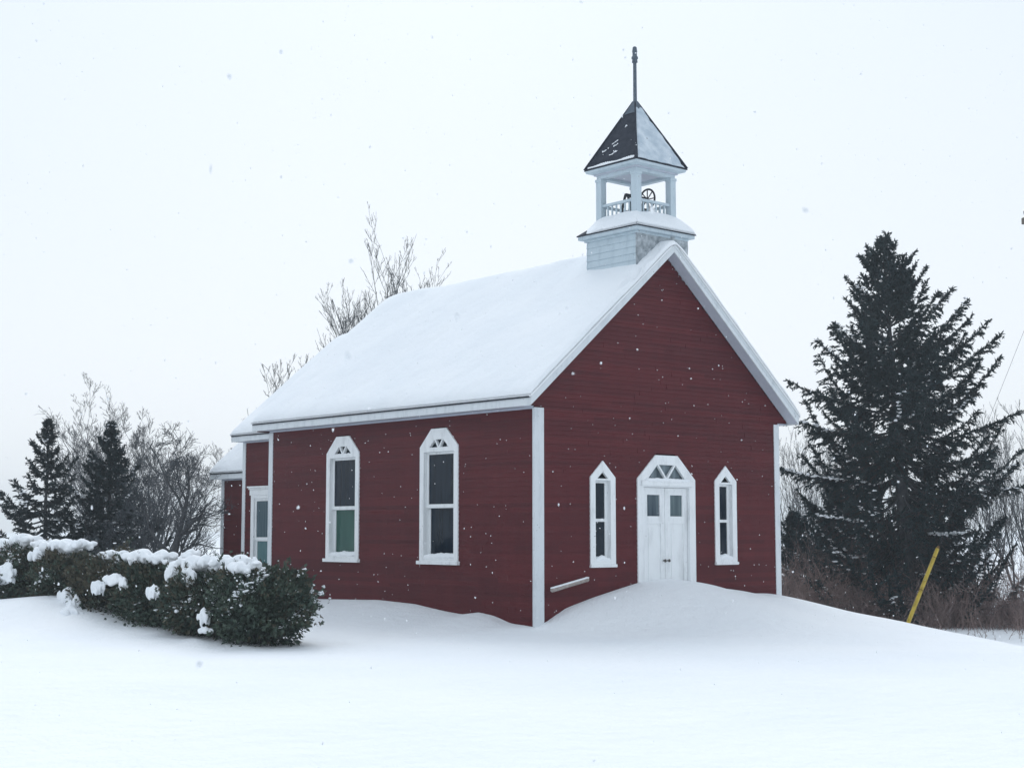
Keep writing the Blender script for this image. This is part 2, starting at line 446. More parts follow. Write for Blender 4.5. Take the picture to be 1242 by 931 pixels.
# roof deck, boards under it and snow over it
def gable_roof(par, xc, half, z_eave, slope, y0, y1, name_prefix, snow_t=.12, low=.165, front_thin=False, seed=0):
    """half: from ridge to the eave's edge; z_eave: top of the deck at the eave"""
    dk = MB()
    zt = lambda x: z_eave + slope * (half - abs(x - xc))
    prof = [(xc - half - .02, zt(xc - half) - .017), (xc, zt(xc)), (xc + half + .02, zt(xc + half) - .017),
            (xc + half + .02, zt(xc + half) - .047), (xc, zt(xc) - .038), (xc - half - .02, zt(xc - half) - .047)]
    dk.prism([(x, y0 + .03, z) for x, z in prof], (0, y1 - y0 - .06, 0))
    deck = dk.build('roof', M['shingle'], par)
    # snow
    nxx, nyy = 121, 150
    u = np.linspace(-1, 1, nxx); u = np.sign(u) * (1 - (1 - np.abs(u)) ** 1.35); xs = xc + u * (half + .02)
    v = np.linspace(-1, 1, nyy); v = np.sign(v) * (1 - (1 - np.abs(v)) ** 1.5); ys = (y0 + y1) / 2 + v * (y1 - y0 + .05) / 2
    A, B = np.meshgrid(xs, ys, indexing='ij')
    ax = np.abs(A - xc)
    rr = .10
    base = z_eave + slope * (half - (np.sqrt(ax ** 2 + rr ** 2) - rr * .35)) + .0
    de = half + .02 - ax; df = B - (y0 - .026); db = (y1 + .026) - B
    prof1 = lambda d, w: np.sqrt(np.clip(1 - (1 - np.clip(d / w, 0, 1)) ** 2, 0, 1))
    t = snow_t * (1 + .35 * vnoise(A + seed, B, .8) + .2 * vnoise(A + seed, B, 2.3) + .35 * vnoise(A, B + seed, 5.5) * np.exp(-np.minimum(df, de) / .25)) * (.25 + .75 * prof1(de, .28)) * prof1(de, .05)
    t = t * (.62 + .38 * prof1(df, .5)) * prof1(df, .04) * (.3 + .7 * prof1(db, .75)) * prof1(db, .06)
    if front_thin:
        th = np.exp(-(((A - (xc - .95)) / .42) ** 2 + ((B + .18) / .14) ** 2))
        t = t - .085 * th * (1.0 + 2.6 * vnoise(A * 1.0, B * 2.2, 7.5))
        # snow banked round the belfry
        t = t + .06 * np.exp(-((B - 1.55) / .35) ** 2) * np.exp(-((ax - .55) / .5) ** 2)
    Zs = base + t
    n1, n2 = A.shape
    V = np.stack([A, B, Zs], -1).reshape(-1, 3); idx = np.arange(n1 * n2).reshape(n1, n2)
    F = np.stack([idx[:-1, :-1], idx[1:, :-1], idx[1:, 1:], idx[:-1, 1:]], -1).reshape(-1, 4)
    ring = np.concatenate([idx[:, 0], idx[-1, 1:], idx[-2::-1, -1], idx[0, -2:0:-1]])
    low_v = V[ring].copy(); low_v[:, 2] = z_eave + slope * (half - np.abs(low_v[:, 0] - xc)) - .012
    k = len(ring); o = len(V) + np.arange(k)
    F = np.concatenate([F, np.stack([ring, np.roll(ring, -1), np.roll(o, -1), o], -1)])
    s = np_obj('roof_snow', np.concatenate([V, low_v]), F, M['roofsnow'], deck, smooth=True)
    return deck

HALF = XC + .34
roof = gable_roof(church, XC, HALF, 4.046, SL, -.29, 8.79, 'church', .13, front_thin=True)
# eaves: fascia, soffit, moulding
for sx, x0 in ((-1, 0.0), (1, W)):
    mb = MB(); a, b = sorted((x0 + sx * .34, x0 + sx * .318)); mb.box(a, b, -.262, 8.762, BZ, 4.006); mb.build('fascia', M['trim'], church, bevel=.003)
    mb = MB(); a, b = sorted((x0 + sx * .317, x0 + sx * .018)); mb.box(a, b, .004, L - .004, BZ + .004, BZ + .024)
    a, b = sorted((x0 + sx * .042, x0 + sx * .017)); mb.box(a, b, .03, L - .03, 3.842, BZ + .003); mb.build('soffit', M['soffit'], church)
for y0, y1 in ((-.29, -.265), (8.765, 8.79)):
    for sx in (-1, 1):
        xe, xr = XC + sx * HALF, XC
        e = .0015 * sx
        poly = [(xe, y0, BZ), (xr + e, y0, BZ + SL * HALF), (xr + e, y0, BZ + SL * HALF + .182), (xe, y0, BZ + .182)]
        MB().prism(poly, (0, y1 - y0, 0)).build('bargeboard', M['trim'], church, bevel=.003)
        # a narrow crown strip on the board
        poly = [(xe, y0 - .012 if y0 < 0 else y1, BZ + .105), (xr + e, y0 - .012 if y0 < 0 else y1, BZ + SL * HALF + .105), (xr + e, y0 - .012 if y0 < 0 else y1, BZ + SL * HALF + .180), (xe, y0 - .012 if y0 < 0 else y1, BZ + .180)]
        MB().prism(poly, (0, .011, 0)).build('rake_moulding', M['trim'], church)
for (ya, yb) in ((-.264, -.018), (L + .018, 8.764)):
    for sx in (-1, 1):
        xe, xr = XC + sx * (HALF - .024), XC + sx * .002
        z = lambda x: BZ + SL * (HALF - abs(x - XC)) + .012
        MB().prism([(xe, ya, z(xe)), (xr, ya, z(xr)), (xr, ya, z(xr) + .02), (xe, ya, z(xe) + .02)], (0, yb - ya, 0)).build('soffit', M['soffit'], church)

# windows of the long wall
def arched_window(c, lower_mat, par, seed):
    z0 = 1.17
    tri = []
    zb, zt = 3.285, 3.43; bw, tw = .29, .10
    tri.append([(c - bw, zb), (c - .035, zb), (c - tw - .03, zt)])
    tri.append([(c, zb + .012), (c + tw - .005, zt), (c - tw + .005, zt)])
    tri.append([(c + .035, zb), (c + bw, zb), (c + tw + .03, zt)])
    w = MB().plate([hexa(c, .575, z0, 3.298, .228, 3.635), rect(c - .45, c + .45, z0 + .05, 3.20)] + tri, side, -.03, .034)
    fr = w.build('arched_window', M['white'], par, bevel=.003)
    j = MB().plate([rect(c - .47, c + .47, z0 + .0, 3.22), rect(c - .45, c + .45, z0 + .05, 3.20)], side, -.17, -.031).build('jamb', M['white'], fr)
    s1 = MB().plate([rect(c - .449, c + .449, 2.155, 3.199), rect(c - .39, c + .39, 2.225, 3.155)], side, -.075, -.04).build('sash', M['white'], fr, bevel=.003)
    s2 = MB().plate([rect(c - .449, c + .449, 1.22, 2.20), rect(c - .39, c + .39, 1.28, 2.15)], side, -.125, -.09).build('sash', M['white'], fr, bevel=.003)
    MB().plate([rect(c - .40, c + .40, 2.2, 3.17)], side, -.062, -.056).build('pane', M['glass'], fr)
    MB().plate([rect(c - .40, c + .40, 1.25, 2.17)], side, -.112, -.106).build('pane', lower_mat, fr)
    MB().plate([rect(c - .31, c + .31, 3.25, 3.46)], side, -.045, -.036).build('fanlight_pane', M['glass'], fr)
    MB().box(-.085, .0, c - .61, c + .61, 1.105, 1.172).build('sill', M['white'], fr, bevel=.006)
    el = [((.03 + .01 * k % .03, c + s, 1.20 + random.uniform(-.005, .01) + .05 - .03 * s), (.09, .12, .075 - .03 * abs(s))) for k, s in enumerate(np.linspace(-.40, .40, 9))]
    blobs('sill_snow', el, .018, M['snow'], fr, seed=seed)
    return fr
w1 = arched_window(WIN[0], M['glass'], church, 1); w1['label'] = 'tall arched window with dark panes near the corner'
w2 = arched_window(WIN[1], M['glassgreen'], church, 2); w2['label'] = 'tall arched window with a green lower pane'

def narrow_window(c, par, seed):
    z0 = 1.12
    pen = penta(c, .316, z0, 2.69, 2.986)
    t = [(c - .14, 2.665), (c + .13, 2.665), (c, 2.79)]
    fr = MB().plate([pen, rect(c - .19, c + .19, z0 + .07, 2.63), t], front, -.02, .032).build('narrow_window', M['white'], par, bevel=.003)
    MB().plate([rect(c - .21, c + .21, z0 + .02, 2.65), rect(c - .19, c + .19, z0 + .07, 2.63)], front, -.17, -.021).build('jamb', M['white'], fr)
    MB().plate([rect(c - .189, c + .189, 1.2, 2.629), rect(c - .125, c + .125, 1.27, 1.89), rect(c - .125, c + .125, 1.945, 2.585)], front, -.09, -.055).build('sash', M['white'], fr, bevel=.003)
    MB().plate([rect(c - .14, c + .14, 1.25, 1.9)], front, -.082, -.076).build('pane', M['glass'], fr)
    MB().plate([rect(c - .14, c + .14, 1.93, 2.6)], front, -.082, -.076).build('pane', M['glass'], fr)
    MB().plate([[(c - .17, 2.65), (c + .16, 2.65), (c, 2.83)]], front, -.085, -.075).build('fanlight_pane', M['glass'], fr)
    MB().box(c - .325, c + .325, -.06, .0, 1.075, 1.13).build('sill', M['white'], fr, bevel=.005)
    el = [((c + s, -.005 + .02, 1.20 + .045 * math.exp(-(s / .07) ** 2)), (.07, .06, .05)) for s in np.linspace(-.15, .15, 9)]
    el += [((c + .0, .0, 1.16), (.2, .03, .03))]
    blobs('sill_snow', el, .016, M['snow'], fr, seed=seed)
    return fr
n1 = narrow_window(NAR[0], church, 3); n1['label'] = 'narrow pointed window towards the near corner'
n2 = narrow_window(NAR[1], church, 4); n2['label'] = 'narrow pointed window on the far side of the door'

# the double door
c = XC
zb, zt = 2.70, 2.955
fan = [[(c - .50, zb), (c - .05, zb), (c - .255, zt)], [(c - .005, zb + .01), (c + .20, zt), (c - .21, zt)], [(c + .04, zb), (c + .49, zb), (c + .245, zt)]]
door = MB().plate([hexa(c, .785, .1, 2.688, .30, 3.134), rect(c - .62, c + .62, .12, 2.535)] + fan, front, -.02, .036).build('doorway', M['white'], church, bevel=.003)
MB().plate([rect(c - .66, c + .66, .1, 2.56), rect(c - .62, c + .62, .12, 2.535)], front, -.14, -.021).build('jamb', M['white'], door)
MB().plate([[(c - .55, 2.68), (c + .55, 2.68), (c + .29, 3.0), (c - .29, 3.0)]], front, -.05, -.04).build('fanlight_pane', M['glassfan'], door)
MB().box(c - .70, c + .70, -.075, -.037, 2.56, 2.655).build('transom_bar', M['white'], door, bevel=.005)
for sx in (-1, 1):
    a, b = sorted((c + sx * .004, c + sx * .615))
    pw = (c - .47, c - .135) if sx < 0 else (c + .15, c + .485)
    pl = rect(pw[0], pw[1], 2.0, 2.395)
    lp = rect(pw[0] - .02, pw[1] + .02, .72, 1.86)
    leaf = MB().plate([rect(a, b, .13, 2.53), pl, lp], front, -.075, -.03)
    leaf.plate([rect(lp[0][0] - .01, lp[1][0] + .01, .71, 1.87)], front, -.07, -.044)
    leaf.plate([rect(lp[0][0] + .05, lp[1][0] - .05, .79, 1.79)], front, -.0439, -.037)
    lf = leaf.build('door_leaf', M['white'], door, bevel=.004)
    MB().plate([rect(pw[0] - .01, pw[1] + .01, 1.99, 2.405)], front, -.062, -.055).build('door_pane', M['glassdoor'] if sx < 0 else M['glassdoor2'], door)
    k = MB(); x = c + sx * .055
    k.tube([(x, .032, 1.175), (x, .0, 1.175), (x, -.012, 1.175), (x, -.03, 1.175), (x, -.045, 1.175)], [.012, .012, .026, .03, .014], 10)
    k.build('door_knob', M['brass'], door, smooth=True)
el = [((c + s, -.05, 2.665 + random.uniform(-.005, .008)), (.11, .05, .05 - .02 * abs(s))) for s in np.linspace(-.5, .5, 10)]
blobs('transom_snow', el, .015, M['snow'], door, seed=5)

# ---------------- belfry
b, yb = .684, .716
bel = MB()
y0b, y1b, x0b, x1b = yb - b, yb + b, XC - b, XC + b
bel.box(x0b + .02, x1b - .02, y0b + .02, y1b - .02, 6.0, 7.36)
belfry = bel.build('belfry', M['belfry'], church)
mb = MB(); siding(mb, lambda s, z, d: (x0b + .02 - d, s, z), y0b, y1b, 5.9, 7.36, course=.128, lap=.02, seed=8)
siding(mb, lambda s, z, d: (x1b - .02 + d, s, z), y0b, y1b, 5.9, 7.36, course=.128, lap=.02, seed=9)
siding(mb, lambda s, z, d: (s, y1b - .02 + d, z), x0b, x1b, 5.9, 7.36, course=.128, lap=.02, seed=10)
mb.build('wide_boards', M['belfry'], belfry)
# rough wind-packed face towards the front
nxx, nzz = 70, 70
xs = np.linspace(x0b - .012, x1b + .012, nxx); zs = np.linspace(6.2, 7.36, nzz)
A, B = np.meshgrid(xs, zs, indexing='ij')
D = y0b - .012 - .035 * np.clip(vnoise(A, B, 7) + vnoise(A, B, 15) * .7 + .15, 0, 1)
V = np.stack([A, D, B], -1).reshape(-1, 3); idx = np.arange(nxx * nzz).reshape(nxx, nzz)
F = np.stack([idx[:-1, :-1], idx[1:, :-1], idx[1:, 1:], idx[:-1, 1:]], -1).reshape(-1, 4)
ring = np.concatenate([idx[:, 0], idx[-1, 1:], idx[-2::-1, -1], idx[0, -2:0:-1]]); lv = V[ring].copy(); lv[:, 1] = y0b + .021
k = len(ring); o_ = len(V) + np.arange(k)
F = np.concatenate([F, np.stack([ring, np.roll(ring, -1), np.roll(o_, -1), o_], -1)])
np_obj('rough_front_face', np.concatenate([V, lv]), F, M['stucco'], belfry, smooth=True)

def frustum(mb, h0, z0, h1, z1, m=0):
    vs = [(XC + sx * h, yb + sy * h, z) for h, z in ((h0, z0), (h1, z1)) for sx, sy in ((-1, -1), (1, -1), (1, 1), (-1, 1))]
    mb.add(vs, [(3, 2, 1, 0), (4, 5, 6, 7)] + [(i, (i + 1) % 4, (i + 1) % 4 + 4, i + 4) for i in range(4)], m)
mb = MB(); mb.box(XC - .80, XC + .80, yb - .80, yb + .80, 7.345, 7.415); mb.box(XC - b - .03, XC + b + .03, yb - b - .03, yb + b + .03, 7.30, 7.344)
mb.build('cornice', M['belfry'], belfry, bevel=.004)
mb = MB(); frustum(mb, .825, 7.416, .815, 7.436); frustum(mb, .814, 7.4365, .54, 7.66)
mb.build('skirt_roof', M['shingle'], belfry)
# snow piled on the skirt roof: deepest at the front, thin on the left
n = 90
xs = np.linspace(-.815, .815, n); A, B = np.meshgrid(xs, xs, indexing='ij')
mxd = np.maximum(np.abs(A), np.abs(B))
base = 7.437 + np.clip((.814 - mxd) / .274, 0, 1) * .22
edge = .815 - mxd
depth = .12 + .05 * vnoise(A, B, 3)
wl = smoothstep(-.82, -.45, A) * .75 + .25            # blown thin at the left
wl = np.where((A < -np.abs(B) + .05) , np.clip(wl, 0, 1), 1)
back = smoothstep(.8, .1, B - .35) 
lf = smoothstep(.15, .75, B) * smoothstep(-.35, -.75, A)
t = depth * np.sqrt(np.clip(1 - (1 - np.clip(edge / .30, 0, 1)) ** 2, 0, 1)) * (1 - .95 * lf) + .012 * (1 - lf)
top = np.minimum(base, 7.66) + t
top = top - .03 * smoothstep(.45, .1, mxd)
V = np.stack([A + XC, B + yb, top - .02 * lf], -1).reshape(-1, 3); idx = np.arange(n * n).reshape(n, n)
F = np.stack([idx[:-1, :-1], idx[1:, :-1], idx[1:, 1:], idx[:-1, 1:]], -1).reshape(-1, 4)
ring = np.concatenate([idx[:, 0], idx[-1, 1:], idx[-2::-1, -1], idx[0, -2:0:-1]]); lv = V[ring].copy(); lv[:, 2] = 7.43
k = len(ring); o_ = len(V) + np.arange(k)
F = np.concatenate([F, np.stack([ring, np.roll(ring, -1), np.roll(o_, -1), o_], -1)])
np_obj('skirt_snow', np.concatenate([V, lv]), F, M['roofsnow'], belfry, smooth=True)

P = .478
for sx in (-1, 1):
    for sy in (-1, 1):
        mb = MB(); mb.box(XC + sx * P - .072, XC + sx * P + .072, yb + sy * P - .072, yb + sy * P + .072, 7.55, 8.55)
        mb.box(XC + sx * P - .085, XC + sx * P + .085, yb + sy * P - .085, yb + sy * P + .085, 8.49, 8.545)
        mb.build('post', M['belfry'], belfry, bevel=.006)
def railing(p0, p1):
    p0, p1 = Vector(p0), Vector(p1); mb = MB(); d = p1 - p0; nrm = Vector((-d.y, d.x, 0)).normalized()
    def bar(a, bb, z0, z1, w):
        q = [a + nrm * w, a - nrm * w, bb - nrm * w, bb + nrm * w]
        mb.prism([(v.x, v.y, z0) for v in q], (0, 0, z1 - z0))
    bar(p0, p1, 7.985, 8.035, .03); 
    for i in range(1, 7):
        m = p0 + d * (i / 7); t = d.normalized() * .013
        bar(m - t, m + t, 7.60, 7.986, .013)
    mb.build('railing', M['belfry'], belfry)
a = P - .073
railing((XC - a, yb - P, 0), (XC + a, yb - P, 0)); railing((XC - a, yb + P, 0), (XC + a, yb + P, 0))
railing((XC - P, yb - a, 0), (XC - P, yb + a, 0)); railing((XC + P, yb - a, 0), (XC + P, yb + a, 0))
# head beams, soffit, cornice of the cap
mb = MB()
def ring_box(mb, ho, hi, z0, z1):
    mb.box(XC - ho, XC + ho, yb - ho, yb - hi, z0, z1); mb.box(XC - ho, XC + ho, yb + hi, yb + ho, z0, z1)
    mb.box(XC - ho, XC - hi, yb - hi, yb + hi, z0, z1); mb.box(XC + hi, XC + ho, yb - hi, yb + hi, z0, z1)
ring_box(mb, P + .06, P - .06, 8.546, 8.64); mb.build('head_beam', M['belfry'], belfry, bevel=.004)
mb = MB(); mb.box(XC - P + .061, XC + P - .061, yb - P + .061, yb + P - .061, 8.60, 8.63); ring_box(mb, P + .10, P + .061, 8.615, 8.644)
mb.build('ceiling', M['soffit'], belfry)
mb = MB(); frustum(mb, P + .105, 8.645, .68, 8.665); frustum(mb, .685, 8.6655, .70, 8.715)
mb.build('cap_cornice', M['belfry'], belfry, bevel=.003)
mb = MB(); frustum(mb, .715, 8.716, .71, 8.732)
ap = 10.09
vs = [(XC + sx * .708, yb + sy * .708, 8.7325) for sx, sy in ((-1, -1), (1, -1), (1, 1), (-1, 1))] + [(XC + sx * .03, yb + sy * .03, ap) for sx, sy in ((-1, -1), (1, -1), (1, 1), (-1, 1))]
mb.add(vs, [(3, 2, 1, 0), (4, 5, 6, 7)] + [(i, (i + 1) % 4, (i + 1) % 4 + 4, i + 4) for i in range(4)])
mb.build('spire_roof', M['shingle'], belfry)
def spire_half(z): return .03 + (.708 - .03) * (ap - z) / (ap - 8.7325)
# metal cap at the peak
mb = MB(); z = 9.83
h = spire_half(z) + .008
vs = [(XC + sx * h, yb + sy * h, z) for sx, sy in ((-1, -1), (1, -1), (1, 1), (-1, 1))] + [(XC + sx * .04, yb + sy * .04, ap + .012) for sx, sy in ((-1, -1), (1, -1), (1, 1), (-1, 1))]
mb.add(vs, [(3, 2, 1, 0), (4, 5, 6, 7)] + [(i, (i + 1) % 4, (i + 1) % 4 + 4, i + 4) for i in range(4)])
mb.build('peak_cap', M['finial'], belfry)
# snow skin on the spire's front, a strip of it along the left eave and scraps between the shingles
n = 70
def spire_snow(name, mapper, fn, n=70, z0=8.74, z1=9.86):
    u = np.linspace(-1, 1, n); zz = np.linspace(z0, z1, n)
    A, B = np.meshgrid(u, zz, indexing='ij')
    hw = .03 + (.708 - .03) * (ap - B) / (ap - 8.7325)
    t = fn(A, B, hw)
    return A, B, hw, t
A, B = np.meshgrid(np.linspace(-1, 1, n), np.linspace(8.745, 9.97, n), indexing='ij')
hw = spire_half(B); S = A * hw * .93
t = .024 * (1 + 1.5 * vnoise(S, B, 3.3) + 1.6 * vnoise(S, B, 9) - .9 * np.exp(-(1 - A) / .06) - .5 * np.exp(-(A + 1) / .04)) * np.sqrt(np.clip(1 - np.abs(A) ** 8, 0, 1)) * (1 - np.exp(-(10.0 - B) / .08)) * (1 - np.exp(-(B - 8.73) / .02))
V = np.stack([XC + S, yb - hw - t + .002, B + t * .3], -1).reshape(-1, 3); idx = np.arange(n * n).reshape(n, n)
F = np.stack([idx[:-1, :-1], idx[1:, :-1], idx[1:, 1:], idx[:-1, 1:]], -1).reshape(-1, 4)
ring = np.concatenate([idx[:, 0], idx[-1, 1:], idx[-2::-1, -1], idx[0, -2:0:-1]]); lv = V[ring].copy(); lv[:, 1] = yb - spire_half(lv[:, 2]) + .01
k = len(ring); o_ = len(V) + np.arange(k)
F = np.concatenate([F, np.stack([ring, np.roll(ring, -1), np.roll(o_, -1), o_], -1)])
np_obj('spire_snow', np.concatenate([V, lv]), F, M['thinsnow'], belfry, smooth=True)
el = []
for s in np.linspace(-.60, .60, 22):
    el.append(((XC - spire_half(8.76) + .012, yb + s, 8.765), (.02, .05, .038 + .012 * math.sin(s * 9))))
blobs('eave_snow', el, .012, M['snow'], belfry, seed=6, smooth=2)
el = []
rs = random.Random(4)
for (s, z, l) in [(.02, 8.98, .14), (.04, 9.15, .07), (.10, 9.23, .11), (.29, 9.09, .11), (-.04, 9.54, .04)]:
    for q in np.linspace(-1, 1, 5):
        zz = z - q * l * .25
        el.append(((XC - spire_half(zz) - .0, yb + s + q * l * .5 + rs.uniform(-.012, .012), zz + rs.uniform(-.012, .012)), (.012, l * rs.uniform(.12, .3), rs.uniform(.008, .022))))
blobs('snow_scraps', el, .008, M['snow'], belfry, seed=7, smooth=1)['kind'] = 'stuff'
for sx, sy in ((-1, -1), (1, -1), (1, 1), (-1, 1)):
    mb = MB(); mb.tube([(XC + sx * .712, yb + sy * .712, 8.745), (XC + sx * .036, yb + sy * .036, ap - .01)], .017, 6); mb.build('hip_ridge', M['shingle'], belfry)
mb = MB()
zz = [10.05, 10.13, 10.86, 10.88, 10.885, 10.93, 10.94, 10.96, 10.99, 11.01, 11.03, 11.08, 11.10, 11.16, 11.19, 11.205]
rd = [.05, .038, .035, .036, .058, .052, .046, .066, .066, .048, .046, .046, .052, .044, .038, .02]
mb.tube([(XC, yb, z) for z in zz], rd, 12); mb.build('finial', M['finial'], belfry)

# ---------------- chancel and vestry behind
def annex(name, xi, y0, y1, ztop, ze, ov, low_mat, seed, openings=()):
    w0, w1 = xi, W - xi; half = XC - xi + ov
    mb = MB()
    siding(mb, lambda s, z, d: (w0 - d, s, z), y0, y1, -.2, ztop, openings, seed=seed)
    siding(mb, lambda s, z, d: (w1 + d, s, z), y0, y1, -.6, ztop, seed=seed + 1)
    sl = SL
    g = lambda z: (w0, w1) if z < ztop else (w0 + (z - ztop - .02) / sl * 1.0 - ov * .0, w1 - (z - ztop - .02) / sl)
    siding(mb, lambda s, z, d: (s, y1 + d, z), w0, w1, -.5, ztop + sl * (XC - xi) - .02, (), g, seed=seed + 2)
    a = mb.build(name, M['red'], church)
    gable_roof(a, XC, half, ze + .016, sl, y0 + .06, y1 + .17, name, .13, seed=seed)
    for sx, x0 in ((-1, w0), (1, w1)):
        m1 = MB(); p, q = sorted((x0 + sx * ov, x0 + sx * (ov - .022))); m1.box(p, q, y0 + .06, y1 + .145, ze - .15, ze - .03); m1.build('fascia', M['trim'], a, bevel=.003)
        m1 = MB(); p, q = sorted((x0 + sx * (ov - .023), x0 + sx * .018)); m1.box(p, q, y0 + .01, y1 + .14, ze - .146, ze - .126)
        p, q = sorted((x0 + sx * .042, x0 + sx * .017)); m1.box(p, q, y0 + .03, y1 - .02, ze - .175, ze - .147); m1.build('soffit', M['soffit'], a)
    for sx in (-1, 1):
        xe, xr = XC + sx * half, XC + sx * .0015
        poly = [(xe, y1 + .146, ze - .15), (xr, y1 + .146, ze - .15 + sl * half), (xr, y1 + .146, ze + .016 + sl * half), (xe, y1 + .146, ze + .016)]
        MB().prism(poly, (0, .024, 0)).build('bargeboard', M['trim'], a)
    corner(w0, y1, -1, 1, -.3, ze - .152, a, .12, .10)
    corner(w1, y1, 1, 1, -.5, ze - .152, a, .12, .10)
    return a
chancel = annex('chancel', .6, L + .03, 10.68, 3.74, 3.905, .25, None, 20, [rect(9.82 - .48, 9.82 + .48, .72, 2.53)])
vestry = annex('vestry', .9, 10.70, 12.14, 2.94, 3.09, .25, None, 30)
# chancel window with its moulded head
mpc = wallmap(.6); c = 9.82
fr = MB().plate([rect(c - .48, c + .48, .72, 2.53), rect(c - .35, c + .35, .8, 2.46)], mpc, -.01, .036).build('sash_window', M['white'], church, bevel=.003)
fr['label'] = 'square headed window of the chancel with pale curtains'
mb = MB()
for (z0, z1, d) in ((2.531, 2.66, .045), (2.661, 2.70, .07), (2.701, 2.735, .10)):
    mb.box(.6 - d, .6 - .012, c - .50 - d * .6, c + .50 + d * .6, z0, z1)
mb.build('window_head', M['white'], fr, bevel=.004)
MB().plate([rect(c - .349, c + .349, 1.52, 2.459), rect(c - .29, c + .29, 1.59, 2.40)], mpc, -.03, -.002).build('sash', M['white'], fr)
MB().plate([rect(c - .349, c + .349, .80, 1.55), rect(c - .29, c + .29, .86, 1.50)], mpc, -.06, -.031).build('sash', M['white'], fr)
MB().plate([rect(c - .30, c + .30, 1.57, 2.42)], mpc, -.022, -.016).build('pane', M['curtain'], fr)
MB().plate([rect(c - .30, c + .30, .85, 1.52)], mpc, -.05, -.045).build('pane', M['glassteal'], fr)
MB().plate([rect(c - .37, c + .37, .78, 2.48), rect(c - .35, c + .35, .8, 2.46)], mpc, -.1, -.0105).build('jamb', M['white'], fr)

# ---------------- the bell in the belfry, its own thing
bell = empty('bell', (XC, yb, 7.63), 'dark iron church bell with hand wheel hanging inside the open belfry', 'bell')
mb = MB()
prof = [(.0, 8.16), (.06, 8.16), (.105, 8.135), (.125, 8.06), (.14, 7.95), (.17, 7.85), (.225, 7.775), (.232, 7.755), (.21, 7.755), (.0, 7.79)]
vs, fs = [], []
for (r, z) in prof:
    for j in range(20):
        a = j * math.pi / 10; vs.append((XC - .02 + r * math.cos(a), yb + r * math.sin(a), z))
for i in range(len(prof) - 1):
    for j in range(20): fs.append((i * 20 + j, i * 20 + (j + 1) % 20, (i + 1) * 20 + (j + 1) % 20, (i + 1) * 20 + j))
mb.add(vs, fs); mb.build('bell_body', M['iron'], bell, smooth=True)
mb = MB(); mb.box(XC - .29, XC + .31, yb - .03, yb + .03, 8.165, 8.225); mb.box(XC - .06, XC + .06, yb - .05, yb + .05, 8.15, 8.29); mb.build('yoke', M['iron'], bell, bevel=.006)
for sx in (-1, 1):
    mb = MB(); x = XC + sx * .26
    for sy in (-1, 1): mb.tube([(x, yb + sy * .22, 7.62), (x, yb + sy * .03, 8.20)], .026, 6)
    mb.box(x - .02, x + .02, yb - .19, yb + .19, 7.66, 7.70); mb.build('stand', M['iron'], bell)
mb = MB(); xw = XC + .32; pts = [(xw, yb + .20 * math.cos(t), 8.195 + .20 * math.sin(t)) for t in np.linspace(0, 2 * math.pi, 29)]
mb.tube(pts, .020, 6, caps=False)
for t in range(4):
    a = t * math.pi / 4; mb.tube([(xw, yb - .2 * math.cos(a), 8.195 - .2 * math.sin(a)), (xw, yb + .2 * math.cos(a), 8.195 + .2 * math.sin(a))], .012, 5)
mb.build('wheel', M['iron'], bell)

# ---------------- hand rail poking out of the drift by the gable
hr = empty('handrail', (.69, -.15, .2), 'short grey wooden handrail sloping above the drift beside the corner board', 'handrail')
p0, p1 = Vector((.25, -.15, .705)), Vector((1.135, -.15, .875))
mb = MB(); mb.tube([p0, p0.lerp(p1, .02), p0.lerp(p1, .5), p0.lerp(p1, .98), p1], [.028, .040, .036, .037, .026], 10); mb.build('rail', M['wood'], hr, smooth=True)
for q in (.2, .8):
    p = p0.lerp(p1, q); mb = MB(); mb.tube([p + Vector((0, .0, -.01)), p + Vector((0, .148, -.03))], .015, 6); mb.build('bracket', M['wood'], hr)
el = [((p0.lerp(p1, q).x, -.15, p0.lerp(p1, q).z + .036), (.05, .034, .016)) for q in np.linspace(.03, .97, 22)]
blobs('rail_snow', el, .010, M['snow'], hr, seed=8, smooth=2)

# ------------------------------------------------------------------ plants
def tubes_np(p0, p1, r0, r1, n=4):
    d = p1 - p0; l = np.linalg.norm(d, axis=1, keepdims=True) + 1e-9; t = d / l
    ref = np.where(np.abs(t[:, 2:3]) < .9, np.array([[0, 0, 1.]]), np.array([[1., 0, 0]]))
    u = np.cross(t, ref); u /= np.linalg.norm(u, axis=1, keepdims=True); w = np.cross(t, u)
    m = len(p0); V = np.empty((m, 2 * n, 3))
    for j in range(n):
        a = 2 * math.pi * j / n; o = u * math.cos(a) + w * math.sin(a)
        V[:, j] = p0 + o * r0[:, None]; V[:, n + j] = p1 + o * r1[:, None]
    base = (np.arange(m) * 2 * n)[:, None]
    F = np.concatenate([np.stack([base[:, 0] + j, base[:, 0] + (j + 1) % n, base[:, 0] + n + (j + 1) % n, base[:, 0] + n + j], -1) for j in range(n)])
    return V.reshape(-1, 3), F

def spindles_np(c, d, ln, wd, bend=None):
    """four-sided needle tufts: start c, direction d, length ln, half width wd -> verts, quads"""
    ref = np.where(np.abs(d[:, 2:3]) < .9, np.array([[0, 0, 1.]]), np.array([[1., 0, 0]]))
    u = np.cross(d, ref); u /= np.linalg.norm(u, axis=1, keepdims=True) + 1e-9; w = np.cross(d, u)
    m = len(c); V = np.empty((m, 5, 3)); mid = c + d * (ln * .4)[:, None]
    V[:, 0] = c
    for j in range(3):
        a = 2 * math.pi * j / 3 + .5; V[:, 1 + j] = mid + (u * math.cos(a) + w * math.sin(a)) * wd[:, None]
    V[:, 4] = c + d * ln[:, None]
    b = (np.arange(m) * 5)[:, None]
    F = np.concatenate([b + np.array([[0, 1, 4, 2]]), b + np.array([[0, 2, 4, 3]]), b + np.array([[0, 3, 4, 1]])])
    return V.reshape(-1, 3), F

